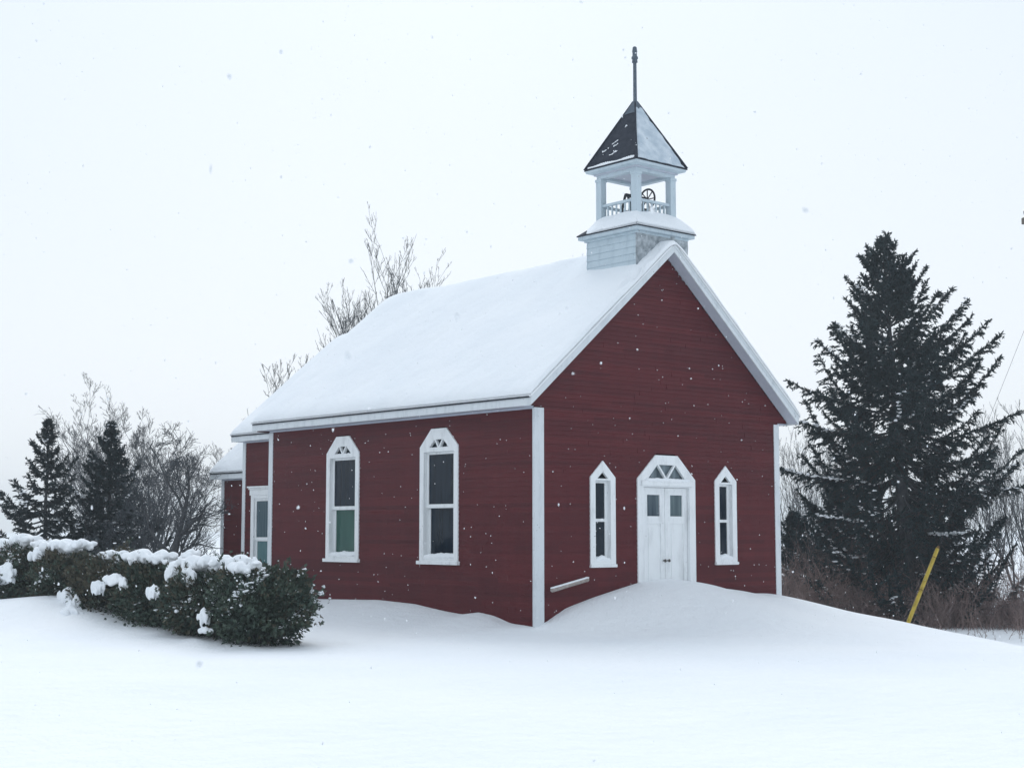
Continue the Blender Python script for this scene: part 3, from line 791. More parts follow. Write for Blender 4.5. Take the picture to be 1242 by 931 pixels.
def snow_lumps(pos, size, rr):
    """little irregular pads of snow: flattened icospheres"""
    bm = bmesh.new(); bmesh.ops.create_icosphere(bm, subdivisions=2, radius=1)
    bv = np.array([v.co[:] for v in bm.verts]); bf = np.array([[v.index for v in f.verts] for f in bm.faces]); bm.free()
    m = len(pos)
    dirs = rr.normal(size=(m, 3, 3))
    k = 1 + .28 * np.sin(np.einsum('vc,mkc->mvk', bv * 2.3, dirs)).sum(-1)
    V = bv[None] * k[..., None] * size[:, None, :] + pos[:, None, :]
    F = (bf[None] + (np.arange(m) * len(bv))[:, None, None]).reshape(-1, 3)
    return V.reshape(-1, 3), F

def spruce(name, loc, H, Rm, label, group, seed, nb=110, prof=None, lean=(0, 0), dead=0.0, needle='needle', tuft=(.13, .032), extra=(), per=5, snow=0, sparse=1.0, z_first=.02, trunk_r=.13, upturn=.35, top_el=58, whorls=0, hang=-.14):
    rr = np.random.default_rng(seed)
    root = empty(name, loc, label, 'tree', group)
    prof = prof or (lambda t: (1 - t) ** .8)
    tr = lambda z: np.array([lean[0] * z / H, lean[1] * z / H, z])
    zs = np.linspace(-.3, H, 12); pts = np.array([tr(z) + np.array([rr.normal() * .01, rr.normal() * .01, 0]) for z in zs])
    rad = trunk_r * (1 - np.clip(zs / H, 0, 1)) + .008
    V, F = tubes_np(pts[:-1], pts[1:], rad[:-1], rad[1:], 8)
    np_obj('trunk', V, F, M['bark'], root, smooth=True)
    C, D, LN, WD, MI = [], [], [], [], []
    T0, T1, TR0, TR1 = [], [], [], []
    snow_p, snow_s = [], []
    br = []
    for i in range(nb):
        t = z_first + (1 - z_first) * (1 - (1 - (i + rr.random()) / nb) ** 1.0)
        if whorls: t = (math.floor(t * whorls) + .5 + rr.normal() * .16) / whorls
        t = min(max(t, .01), .985)
        br.append((t, i * 2.39996 + rr.normal() * .35, Rm * prof(t) * rr.uniform(.58, 1.15), None, False))
    br += [(e[0], e[1], e[2] * 1.13, e[3], 2 if len(e) > 4 else 1) for e in extra]
    for (t, az, ln, el, ex) in br:
        p0 = tr(t * H)
        if el is None: el = R(-12 + (top_el + 12) * t ** 1.8) + rr.normal() * .12
        h = np.array([math.cos(az), math.sin(az), 0]); sd = np.array([-h[1], h[0], 0])
        ns = 9; ss = np.linspace(0, 1, ns)
        ce, se = math.cos(el), math.sin(el)
        dz = ln * (se * ss - .28 * (1 - t) * np.sin(ss * math.pi) * (0 if ex else 1) + upturn * (1 - .4 * t) * ss ** 3 * (.5 if ex else 1))
        wob = rr.normal() * .07 * ln * np.sin(ss * 3)
        P_ = p0 + h * (ln * ce * ss)[:, None] + sd * wob[:, None]; P_[:, 2] += dz
        r = (.010 + .009 * ln) * (1 - ss) + .004
        T0.append(P_[:-1]); T1.append(P_[1:]); TR0.append(r[:-1]); TR1.append(r[1:])
        # side twigs
        nt_ = max(10, int(ln * 15 * sparse))
        f = np.repeat(rr.uniform(.10, 1, nt_) ** .85, 1); sgn = rr.choice([-1, 1], nt_)
        q = np.stack([np.interp(f, ss, P_[:, k]) for k in range(3)], -1)
        tg = np.gradient(P_, axis=0); tg /= np.linalg.norm(tg, axis=1, keepdims=True)
        tq = np.stack([np.interp(f, ss, tg[:, k]) for k in range(3)], -1)
        ang = rr.uniform(.55, 1.1, nt_)
        d = tq * np.cos(ang)[:, None] + sd * (sgn * np.sin(ang))[:, None]; d[:, 2] += rr.normal(hang if t < .75 else .08, .22, nt_)
        d /= np.linalg.norm(d, axis=1, keepdims=True)
        l2 = (.15 + .36 * ln * (1 - f) * rr.uniform(.5, 1.0, nt_)).clip(.10, .75) * min(1, .55 + .5 * ln)
        is_dead = rr.random(nt_) < dead * np.clip(1.25 - t * 2.1, 0, 1) * (1.15 - .55 * f)
        e = q + d * l2[:, None]; e[:, 2] -= .12 * l2
        T0.append(q); T1.append(e); TR0.append(np.full(nt_, .006)); TR1.append(np.full(nt_, .003))
        # tufts along branch tip and twigs
        for qq, dd, ll, dm in ((q, d, l2, is_dead),):
            kper = np.maximum(2, (ll / tuft[0] * per).astype(int)); idx = np.repeat(np.arange(nt_), kper)
            s = rr.random(len(idx)) * 1.0
            c = qq[idx] + dd[idx] * (ll[idx] * s)[:, None]; c[:, 2] -= .12 * ll[idx] * s ** 2
            dr = dd[idx] + rr.normal(size=(len(idx), 3)) * .42; dr[:, 2] -= .18
            dr /= np.linalg.norm(dr, axis=1, keepdims=True)
            C.append(c); D.append(dr); LN.append(tuft[0] * rr.uniform(.6, 1.3, len(idx)))
            thin = np.where(dm[idx], .42, 1.0)
            WD.append(tuft[1] * rr.uniform(.7, 1.25, len(idx)) * thin); MI.append(dm[idx].astype(int))
        k = max(6, int(ln / tuft[0] * per * 1.7)); s = rr.uniform(.2, 1.0, k) ** .8
        c = np.stack([np.interp(s, ss, P_[:, j]) for j in range(3)], -1); dr = np.stack([np.interp(s, ss, tg[:, j]) for j in range(3)], -1) + rr.normal(size=(k, 3)) * .6
        dr /= np.linalg.norm(dr, axis=1, keepdims=True)
        C.append(c); D.append(dr); LN.append(tuft[0] * rr.uniform(.8, 1.4, k)); WD.append(tuft[1] * rr.uniform(.8, 1.2, k)); MI.append(np.zeros(k, int))
        if snow and (ex == 2 or rr.random() < snow * (1.2 - t)):
            f0 = rr.uniform(.25, .8); m = rr.integers(4, 16)
            if ex == 2: f0, m = .42, 60
            for s in np.linspace(f0, min(f0 + (.5 if ex == 2 else .3), 1), m):
                p = np.array([np.interp(s, ss, P_[:, j]) for j in range(3)]) + rr.normal(size=3) * np.array([.06, .06, .02]); p[2] += .03
                snow_p.append(p); snow_s.append(np.array([rr.uniform(.02, .065), rr.uniform(.02, .065), rr.uniform(.010, .026)]) * (.75 + .12 * ln))
    # leader
    k = int(5 + 6 * H); s = rr.uniform(.88, 1.0, k); c = np.array([tr(H * x) for x in s]); dr = rr.normal(size=(k, 3)) * .4; dr[:, 2] += 1; dr /= np.linalg.norm(dr, axis=1, keepdims=True)
    C.append(c); D.append(dr); LN.append(np.full(k, tuft[0] * 1.2)); WD.append(np.full(k, tuft[1])); MI.append(np.zeros(k, int))
    C = np.concatenate(C); D = np.concatenate(D); LN = np.concatenate(LN); WD = np.concatenate(WD); MI = np.concatenate(MI)
    V1, F1 = spindles_np(C, D, LN, WD); mi1 = np.tile(MI, 3)
    V2, F2 = tubes_np(np.concatenate(T0), np.concatenate(T1), np.concatenate(TR0), np.concatenate(TR1), 4)
    np_obj('branches', V2, F2, M['bark'], root)
    np_obj('crown', V1, F1, [M[needle], M['deadtwig']], root, mi=mi1)
    if snow_p:
        V, F = snow_lumps(np.array(snow_p), np.array(snow_s), rr); np_obj('branch_snow', V, F, M['snow'], root, smooth=True, kind='stuff')
    return root

def bare_segments(H, seed, levels=4, spread=.55, up=.25, r0=.09, first=.25, kids=(7, 6, 5, 4), ratio=.55, lean=(0, 0), crook=.12, stems=1, rmin=.0042, base_spread=.15):
    rr = np.random.default_rng(seed); S = []
    def grow(p, d, ln, r, lv):
        n = 6 if lv == 0 else (5 if lv == 1 else 4)
        pts = [p]; dirs = [d]
        for i in range(n):
            d = d + rr.normal(size=3) * crook + np.array([0, 0, up * (.25 if lv == 0 else 1) / n * 2]); d = d / np.linalg.norm(d)
            p = p + d * ln / n; pts.append(p); dirs.append(d)
        end = max(r * (.35 if lv else .06), rmin * .8)
        rs = np.linspace(r, end, n + 1)
        for i in range(n): S.append((pts[i], pts[i + 1], rs[i], rs[i + 1]))
        if lv >= levels: return
        k = kids[lv]; k = max(1, int(k * rr.uniform(.75, 1.3)))
        for j in range(k):
            f = (first + (1 - first) * (j + rr.random()) / k) if lv == 0 else rr.uniform(.15, 1)
            f = min(f, .999); i = int(f * n); q = pts[i] + (pts[i + 1] - pts[i]) * (f * n - i)
            dd = dirs[i + 1]
            a = rr.random() * 6.283; ref = np.array([0, 0, 1.]) if abs(dd[2]) < .9 else np.array([1., 0, 0])
            u = np.cross(dd, ref); u /= np.linalg.norm(u); w = np.cross(dd, u)
            sp = spread * rr.uniform(.7, 1.35)
            nd = dd * math.cos(sp) + (u * math.cos(a) + w * math.sin(a)) * math.sin(sp); nd[2] += up * .3; nd /= np.linalg.norm(nd)
            l2 = ln * ratio * (1.15 - .6 * f) * rr.uniform(.7, 1.25)
            grow(q, nd, l2, max(np.interp(f, np.linspace(0, 1, n + 1), rs) * .62, rmin), lv + 1)
    for s in range(stems):
        a = s / max(stems, 1) * 6.28 + rr.random(); k = base_spread * (stems > 1) * rr.uniform(.4, 1.4)
        d = np.array([lean[0] + k * math.cos(a), lean[1] + k * math.sin(a), 1.]); d /= np.linalg.norm(d)
        grow(np.array([.12 * math.cos(a) * (stems > 1), .12 * math.sin(a) * (stems > 1), -.25]), d, H * rr.uniform(.7, 1) if stems > 1 else H, r0, 0)
    return S

def bare_tree(name, loc, H, label, group, seed, mat='twig', cat='tree', **kw):
    S = bare_segments(H, seed, **kw)
    zmax = max(s[1][2] for s in S); k = H / zmax
    root = empty(name, loc, label, cat, group)
    p0 = np.array([s[0] for s in S]) * k; p1 = np.array([s[1] for s in S]) * k; a = np.array([s[2] for s in S]); b_ = np.array([s[3] for s in S])
    thick = a > .022
    if thick.any():
        V, F = tubes_np(p0[thick], p1[thick], a[thick], b_[thick], 7); np_obj('trunk', V, F, M['bark' if mat != 'twigpale' else 'twig'], root, smooth=True)
    V, F = tubes_np(p0[~thick], p1[~thick], a[~thick], b_[~thick], 3); np_obj('crown', V, F, M[mat], root)
    return root

def copy_tree(o, loc, rz, sc_, label):
    c = o.copy(); col.objects.link(c); c.location = loc; c.rotation_euler = (0, 0, rz); c.scale = (sc_, sc_, sc_); c['label'] = label
    for ch in o.children:
        d = ch.copy(); col.objects.link(d); d.parent = c
    return c

RT = np.array([.7552, -.6555]); FW = np.array([.6555, .7552]); CAM = np.array([-17.397, -19.443])
azr = math.atan2(RT[1], RT[0])     # azimuth of "to the right" seen from the road

# big spruce right of the church
def prof_big(t):
    return float(np.interp(t, [0, .06, .2, .4, .52, .62, .75, .86, .94, 1], [.85, 1.0, 1.02, 1.0, .92, .80, .56, .36, .23, .09]))
bx, by = 17.05, 4.02
ex = [(.66, azr + .15, 2.5, R(38)), (.72, azr - .35, 1.9, R(40)), (.56, azr + .05, 3.05, R(30)), (.60, azr - .25, 2.6, R(33)), (.86, azr + .1, .95, R(58)), (.84, azr - .2, 1.1, R(52)),
      (.47, azr + math.pi + .1, 3.1, R(8)), (.54, azr + math.pi - .2, 2.6, R(14)), (.62, azr + math.pi + .2, 2.1, R(24)), (.45, azr - .1, 2.9, R(12)), (.40, azr + .2, 2.5, R(6)), (.80, azr + math.pi, 1.35, R(42)), (.36, azr + math.pi - .1, 3.0, R(2), 1), (.34, azr - .25, 2.7, R(-4), 1), (.27, azr + math.pi + .35, 2.6, R(-4), 1), (.24, azr - .9, 1.9, R(-8), 1)]
spruce('spruce', (bx, by, gz(bx, by)), 9.45 - gz(bx, by), 2.95, 'tall dark spruce with ragged upswept limbs right of the church', 'spruces', 21, nb=235, whorls=25, hang=-.42, upturn=.26, prof=prof_big, lean=(-.55 * .755, .55 * .655),
       dead=.95, tuft=(.11, .019), extra=ex, per=6, snow=.5, trunk_r=.24)
x, y = 17.9, 8.6
spruce('spruce', (x, y, gz(x, y)), 2.9, 1.5, 'low dark spruce just past the far corner board of the church', 'spruces', 22, nb=80, tuft=(.11, .02), per=6, snow=.3, dead=.3)
x, y = 22.3, 7.2
spruce('spruce', (x, y, gz(x, y)), 3.7, 2.2, 'dark spruce half hidden behind the tallest spruce', 'spruces', 23, nb=120, tuft=(.13, .024), per=5, snow=.2, dead=.9)
x, y = 20.6, 9.0
spruce('spruce', (x, y, gz(x, y)), 3.9, 2.2, 'bushy spruce between the low spruce and the tallest spruce', 'spruces', 24, nb=110, tuft=(.12, .022), per=5, snow=.2, dead=.6)
# young spruces behind the hedge
p5 = lambda t: (1 - t) ** .95 * (1 if t > .1 else .85)
spruce('young_spruce', (-2.09, 15.31, .25), 4.15, 1.9, 'leftmost young spruce behind the hedge, thin open crown', 'young spruces behind the hedge', 31, nb=96, whorls=16, prof=p5, needle='needleblue', tuft=(.085, .014), per=5, snow=.3, sparse=1.3, trunk_r=.07, upturn=.3, top_el=60)
spruce('young_spruce', (-.48, 15.25, .25), 4.15, 1.75, 'darker young spruce behind the hedge in front of the big bare tree', 'young spruces behind the hedge', 32, nb=120, whorls=18, prof=p5, needle='needle', tuft=(.085, .014), per=6, snow=.3, sparse=1.3, trunk_r=.07, upturn=.3, top_el=58)

# bare trees
bare_tree('bare_tree', (3.6, 23.6, .2), 6.5, 'rounded bare tree behind the two young spruces', 'bare trees left of the church', 41, kids=(9, 7, 5, 4), r0=.075, first=.2, spread=.62, up=.20, ratio=.50, mat='twigpale', stems=5, base_spread=.22, rmin=.0045)
bare_tree('bare_tree', (-.45, 12.75, .2), 4.15, 'crooked bare apple tree leaning towards the red vestry', 'bare trees left of the church', 46, kids=(9, 8, 7, 4), r0=.14, first=.25, spread=.85, up=.10, lean=(.42, -.22), crook=.18, ratio=.60, mat='twig', rmin=.005)
bare_tree('bare_tree', (4.6, 22.6, .2), 5.3, 'lower broad bare tree between the rounded one and the apple tree', 'bare trees left of the church', 48, kids=(10, 8, 6, 4), r0=.07, first=.2, spread=.62, up=.18, ratio=.52, mat='twigpale', stems=5, base_spread=.3, rmin=.0045)
g = 'bare shrubs behind the hedge'
bare_tree('bare_shrub', (-.1, 14.2, .2), 3.2, 'dense bare shrub between the young spruces and the apple tree', g, 43, cat='shrub', stems=5, kids=(7, 5, 4), levels=3, r0=.035, spread=.55, up=.2, base_spread=.45, ratio=.5)
bare_tree('bare_shrub', (1.6, 17.6, .2), 3.9, 'taller thin bare shrub behind the apple tree', g, 44, cat='shrub', stems=5, kids=(8, 5, 4), levels=3, r0=.035, spread=.5, up=.25, base_spread=.35, ratio=.5)
bare_tree('bare_shrub', (.9, 14.6, .2), 2.6, 'low bare shrub tangled behind the trunk of the apple tree', g, 45, cat='shrub', stems=6, kids=(7, 5, 4), levels=3, r0=.03, spread=.6, up=.15, base_spread=.6, ratio=.5)
bare_tree('bare_shrub', (-.6, 13.0, .2), 2.3, 'dark twiggy bare shrub just behind the hedge, left of the apple tree', g, 47, cat='shrub', mat='twig', stems=7, kids=(8, 6, 4), levels=3, r0=.03, spread=.7, up=.08, base_spread=.75, ratio=.55, crook=.16)
g = 'bare poplars behind the church roof'
P1 = dict(kids=(24, 6, 4), levels=3, first=.40, spread=.62, up=.34, ratio=.35, crook=.09, mat='twigdark', rmin=.0062)
bare_tree('bare_poplar', (12.7, 21.2, -.2), 13.1, 'tallest bare poplar above the middle of the church roof', g, 51, r0=.13, **P1)
bare_tree('bare_poplar', (14.5, 22.2, -.2), 12.1, 'bare poplar right of the tallest one, nearest the belfry', g, 52, r0=.11, **P1)
bare_tree('bare_poplar', (12.2, 23.0, -.2), 11.6, 'bare poplar close on the left of the tallest one', g, 53, r0=.10, **P1)
bare_tree('bare_poplar', (10.4, 21.8, -.2), 10.3, 'slim bare poplar over the sloping back edge of the roof', g, 54, r0=.08, **P1)
bare_tree('bare_poplar', (8.9, 21.9, -.2), 8.0, 'lowest bare poplar, over the chancel end of the roof', g, 55, r0=.07, **P1)
bare_tree('bare_poplar', (11.3, 22.2, -.2), 10.6, 'slim bare poplar between the leaning pair left of the tallest one', g, 57, r0=.08, **P1)
bare_tree('bare_poplar', (10.05, 21.7, -.2), 7.6, 'short bare poplar filling the gap low along the back edge of the roof', g, 58, r0=.07, **P1)
bare_tree('bare_poplar', (11.75, 21.3, -.2), 10.9, 'bare poplar leaning out left of the tallest one, low fan of twigs', g, 59, r0=.08, **P1)
bare_tree('bare_poplar', (10.7, 22.4, -.2), 9.3, 'small bare poplar at the foot of the slim one, twigs touching the roof snow', g, 60, r0=.07, **P1)
bare_tree('bare_poplar', (13.3, 24.5, -.2), 11.2, 'thin bare poplar standing behind the tallest one', g, 56, r0=.09, **P1)
# thickets right of the church
g = 'bare saplings right of the church'
t0 = bare_tree('bare_sapling', (22.9, 12.3, -.6), 5.9, 'pale bare saplings in the gap just past the church corner', g, 61, mat='twigpale', stems=6, kids=(10, 6, 4), levels=3, r0=.04, spread=.42, up=.3, base_spread=.28, ratio=.42)
k = 0
for (xx, yy, rz, s, lab) in [(23.6, 10.6, 1.1, .95, 'pale bare saplings left of the tallest spruce'), (25.0, 13.6, 2.3, 1.0, 'pale bare saplings standing farther back past the church corner'),
                             (24.6, 5.2, .5, 1.08, 'bare saplings at the right edge beside the tallest spruce'), (25.6, 4.0, 3.6, 1.15, 'bare saplings farthest right beneath the wire'), (22.6, 3.6, 5.0, .8, 'lower bare saplings in front, at the right edge'),
                             (27.0, 8.0, 4.1, 1.0, 'bare saplings seen through the tallest spruce')]:
    copy_tree(t0, (xx, yy, -.6), rz, s, lab)

# brown brush below the spruce
rr = np.random.default_rng(77)
T0, T1, A0, A1 = [], [], [], []
n = 5600
u = rr.uniform(-6.5, 15, n); v = np.abs(rr.normal(0, 2.6, n))
# a strip along the ditch, from behind the church corner to beyond the right edge
o0 = np.array([12.4, 7.6]); o1 = np.array([18.6, -3.4])
dd = (o1 - o0) / np.linalg.norm(o1 - o0); nn = np.array([.6555, .7552])
ln_ = np.linalg.norm(o1 - o0)
f = rr.random(n); base = o0 + f[:, None] * (o1 - o0) + v[:, None] * nn * .9 + rr.normal(size=(n, 2)) * .35
hgt = (.35 + 1.3 * rr.random(n) ** 1.8) * (.55 + .45 * np.clip(v / 2, 0, 1.4)) * (1 + .9 * vnoise(base[:, 0], base[:, 1], .7))
st = rr.random(n) < .03                         # a few stray stems out in the ditch
base[st] = o0 + f[st, None] * (o1 - o0) - nn * rr.uniform(.2, 4.2, st.sum())[:, None] ; hgt[st] = rr.uniform(.12, .5, st.sum())
p = np.column_stack([base, ground_z(base[:, 0], base[:, 1]) - .05])
d = np.column_stack([rr.normal(0, .32, n), rr.normal(0, .32, n), np.ones(n)]); d /= np.linalg.norm(d, axis=1, keepdims=True)
for s in range(3):
    e = p + d * (hgt / 3)[:, None]
    T0.append(p); T1.append(e); A0.append(np.full(n, .0075 - .0015 * s)); A1.append(np.full(n, .006 - .0015 * s))
    for _ in range(2):
        td = d + rr.normal(size=(n, 3)) * .75; td /= np.linalg.norm(td, axis=1, keepdims=True)
        T0.append(e); T1.append(e + td * (hgt * rr.uniform(.12, .38, n))[:, None]); A0.append(np.full(n, .0045)); A1.append(np.full(n, .003))
    d = d + rr.normal(size=(n, 3)) * .22; d /= np.linalg.norm(d, axis=1, keepdims=True); p = e
V, F = tubes_np(np.concatenate(T0), np.concatenate(T1), np.concatenate(A0), np.concatenate(A1), 3)
tag(np_obj('undergrowth', V, F, M['twigred']), 'tangle of leafless red brown brush below the tallest spruce', kind='stuff')

# ---------------- the cedar hedge, shrub by shrub
def cedar(loc, rx, ry, h, n, label, seed, caps=(), small=60, brown=.2, spray=.068, vox=.015, droop=()):
    rr = np.random.default_rng(seed)
    root = empty('cedar_shrub', loc, label, 'shrub', 'cedar shrubs of the hedge')
    # lumpy body: several leaders, each its own plume
    nl = 16
    pc = np.column_stack([rr.uniform(-.6, .6, nl) * rx, rr.uniform(-.66, .66, nl) * ry, rr.uniform(.34, .66, nl) * h])
    pr = np.column_stack([rr.uniform(.30, .42, nl) * rx, rr.uniform(.26, .36, nl) * ry, rr.uniform(.26, .36, nl) * h])
    pc = np.vstack([pc, [[0, 0, .42 * h]]]); pr = np.vstack([pr, [[.90 * rx, .90 * ry, .46 * h]]])
    wts = pr.prod(1) ** .67; wts[-1] *= .8; wts /= wts.sum()
    m = int(n * 1.5)
    k = rr.choice(len(pc), m, p=wts); w = rr.normal(size=(m, 3)); w /= np.linalg.norm(w, axis=1, keepdims=True)
    rad = rr.uniform(.55, 1.0, m) ** .4 * (1 + .16 * rr.normal(size=m).clip(-1, 1.6))
    P_ = pc[k] + w * pr[k] * rad[:, None]
    lump = 1 + .34 * vnoise(P_[:, 1] * 1.0 + seed * 3.1, P_[:, 2] + P_[:, 0] * .6, 3.2) + .22 * vnoise(P_[:, 1] - seed, P_[:, 2] * 1.1, 6.5)
    P_ = (P_ - [0, 0, .4 * h]) * lump[:, None] + [0, 0, .4 * h]
    # shoots that stick out of the body
    ns = int(n / 240); q = rr.choice(len(P_), ns); o = P_[q]; sd_ = (o - [0, 0, .3 * h]); sd_ /= np.linalg.norm(sd_, axis=1, keepdims=True); sd_ += rr.normal(size=(ns, 3)) * .3; sd_[:, 2] += .15
    tt = rr.uniform(0, .19, (ns, 16)); sh = (o[:, None] + sd_[:, None] * tt[..., None] + rr.normal(size=(ns, 16, 3)) * .018).reshape(-1, 3)
    P_ = np.vstack([sh, P_])
    P_ = P_[(P_[:, 2] > -.02)][:n]; w = w[:m][:0] if False else (P_ - np.array([0, 0, .35 * h])) / np.array([rx, ry, h * .65]); w /= np.linalg.norm(w, axis=1, keepdims=True)
    m = len(P_)
    d = w * .7 + rr.normal(size=(m, 3)) * .45; d[:, 2] += .25 - .35 * (P_[:, 2] < .35 * h); d /= np.linalg.norm(d, axis=1, keepdims=True)
    # each spray: a fan of leaflets lying in one plane
    nrm = rr.normal(size=(m, 3)); nrm -= d * (nrm * d).sum(1, keepdims=True); nrm /= np.linalg.norm(nrm, axis=1, keepdims=True); sd = np.cross(d, nrm)
    mi_s = (rr.random(m) < brown * (.6 + .9 * (P_[:, 2] / h)) * (1.0 + 1.6 * vnoise(P_[:, 0] + seed, P_[:, 2], 2.2))).astype(int)
    Vs, Fs, MIs = [], [], []
    nb_ = 0
    for ang, lf in ((-.95, .55), (-.5, .8), (0, 1.0), (.5, .8), (.95, .55)):
        st = P_ + d * (spray * .35 * (1 - abs(ang)) )[..., None] if False else P_ + d * (spray * .30 * (1 - abs(ang) * .7))
        a = ang + rr.normal(size=m) * .15
        dl = d * np.cos(a)[:, None] + sd * np.sin(a)[:, None] + nrm * rr.normal(0, .18, m)[:, None]
        pl = np.cross(dl, nrm); pl /= np.linalg.norm(pl, axis=1, keepdims=True)
        L_ = spray * lf * rr.uniform(.6, 1.15, m); wd = L_ * .20
        V = np.stack([st, st + dl * (L_ * .45)[:, None] + pl * wd[:, None], st + dl * L_[:, None], st + dl * (L_ * .45)[:, None] - pl * wd[:, None]], 1)
        Vs.append(V.reshape(-1, 3)); Fs.append(nb_ + np.arange(m * 4).reshape(m, 4)); nb_ += m * 4; MIs.append(mi_s)
    np_obj('foliage', np.concatenate(Vs), np.concatenate(Fs), [M['cedar'], M['cedarbrown']], root, mi=np.concatenate(MIs))
    # stems
    T0, T1, a0, a1 = [], [], [], []
    for j in range(len(pc)):
        q0 = np.array([pc[j, 0] * .15, pc[j, 1] * .15, -.2]); q1 = pc[j] + np.array([0, 0, pr[j, 2] * .6]); qm = (q0 + q1) / 2 + rr.normal(size=3) * .06
        T0 += [q0, qm]; T1 += [qm, q1]; a0 += [.03, .02]; a1 += [.02, .008]
        for _ in range(9):
            e = pc[j] + rr.normal(size=3) * pr[j] * .55; s = q0 + (q1 - q0) * rr.uniform(.3, .9); T0.append(s); T1.append(e); a0.append(.010); a1.append(.004)
    V, F = tubes_np(np.array(T0), np.array(T1), np.array(a0), np.array(a1), 5); np_obj('stems', V, F, M['bark'], root)
    # snow: soft caps lying on the plumes, and a dusting of small pads
    if len(caps):
        el = []
        for (cx, cy, cz, sx, sy, sz) in caps:
            cz += rr.uniform(-.05, .05); cy += rr.uniform(-.05, .05); q_ = rr.uniform(.85, 1.2); sx, sy, sz = sx * q_, sy * q_ * rr.uniform(.8, 1.05), sz * rr.uniform(.95, 1.35)
            el.append(((cx, cy, cz - .1 * sz), (sx * .66, sy * .66, sz * .8)))
            for _ in range(24):
                a_ = rr.uniform(0, 6.28); q = rr.uniform(.25, 1.05) ** .7; k_ = rr.uniform(.09, .38)
                el.append(((cx + math.cos(a_) * sx * q, cy + math.sin(a_) * sy * q, cz - sz * q * rr.uniform(.0, .95)), (sx * k_ * rr.uniform(.8, 1.4), sy * k_ * rr.uniform(.8, 1.4), sz * rr.uniform(.25, .7))))
        o = blobs('snow_cap', el, vox, M['snow'], root, seed=seed, smooth=2, world=False, rough=.03); o['kind'] = 'stuff'
    if small:
        up = np.where((d[:, 2] > .0) & (P_[:, 2] > .12 * h) & (np.abs(w).max(1) > .3))[0]
        msk = vnoise(P_[up, 1] * 1.0 + seed, P_[up, 2] - P_[up, 0], 4.5) + .25 * (P_[up, 2] / h - .5) + rr.normal(size=len(up)) * .06
        up = up[np.argsort(-msk)[:max(small * 3, 10)]]
        ch = rr.choice(up, min(small, len(up)), replace=False)
        pos = P_[ch] + d[ch] * .05 + np.array([0, 0, .012]); k_ = rr.uniform(.35, 1, len(ch)) ** 2
        sz = np.column_stack([rr.uniform(.012, .034, len(ch)) * (.4 + k_), rr.uniform(.012, .034, len(ch)) * (.4 + k_), rr.uniform(.007, .018, len(ch)) * (.5 + k_)])
        V, F = snow_lumps(pos, sz, rr); np_obj('snow_pads', V, F, M['snow'], root, smooth=True, kind='stuff')
    return root

HX = -5.0
cedar((HX, .70, .02), .78, .90, 1.20, 24000, 'rounded dark cedar shrub at the near end of the hedge beside the red wall', 61, small=900, brown=.16,
      caps=[(-.25, .25, 1.24, .26, .36, .14), (-.1, .66, 1.25, .2, .28, .12), (-.42, -.02, 1.16, .15, .2, .12), (-.72, .55, .40, .07, .15, .12), (-.76, .4, .20, .07, .18, .07)])
cedar((HX, 2.2, .02), .8, 1.0, 1.18, 20000, 'second cedar shrub from the near end, its top heaped with several snow caps', 62, small=420, brown=.25,
      caps=[(-.2, -.65, 1.24, .22, .22, .11), (-.3, -.28, 1.22, .2, .2, .12), (-.25, .15, 1.22, .22, .24, .12), (-.2, .6, 1.22, .2, .22, .11), (-.55, -.2, 1.05, .08, .12, .15), (-.58, .35, 1.04, .09, .13, .14), (-.72, .6, .78, .07, .13, .13), (.1, .95, 1.36, .13, .16, .09)])
cedar((HX, 3.95, .08), .8, 1.0, 1.16, 16000, 'third cedar shrub from the near end, snow slumped down its front', 63, small=380, brown=.3,
      caps=[(-.2, -.35, 1.22, .2, .26, .12), (-.25, .25, 1.2, .22, .36, .12), (-.62, .45, .90, .12, .34, .11), (-.74, .85, .68, .10, .2, .15), (-.66, .0, .78, .06, .10, .10)])
cedar((HX, 5.7, .2), .78, 1.0, 1.12, 13000, 'brownish cedar shrub in the middle of the hedge behind two snow lumps', 64, small=320, brown=.5,
      caps=[(-.66, .42, .40, .16, .36, .20), (-.80, -.12, .20, .13, .26, .24), (-.95, -.3, .1, .2, .4, .15), (.1, .3, 1.14, .16, .3, .07), (.0, -.4, 1.12, .14, .16, .08)])
cedar((HX, 7.3, .28), .78, 1.05, 1.16, 12000, 'cedar shrub under a long unbroken band of snow, left part of the hedge', 65, small=320, brown=.4,
      caps=[(-.3, -.8, 1.20, .2, .36, .10), (-.3, -.25, 1.22, .24, .42, .12), (-.3, .25, 1.18, .22, .36, .12), (-.45, .7, 1.08, .14, .2, .12)])
cedar((HX, 9.1, .28), .8, 1.1, 1.22, 11000, 'leftmost cedar shrub in view with a big snow lump halfway up', 66, small=320, brown=.3,
      caps=[(-.68, -.28, .72, .14, .36, .18), (-.72, .3, .58, .12, .24, .26), (-.2, .1, 1.26, .24, .36, .12), (-.4, .7, 1.2, .2, .36, .14), (-.2, -.7, 1.2, .2, .3, .1)])
cedar((HX, 11.1, .28), .8, 1.1, 1.24, 5000, 'cedar shrub continuing the hedge beyond the left edge', 67, small=60, brown=.3, caps=[(-.2, 0, 1.28, .3, .5, .14), (-.6, -.4, .9, .2, .3, .16)])

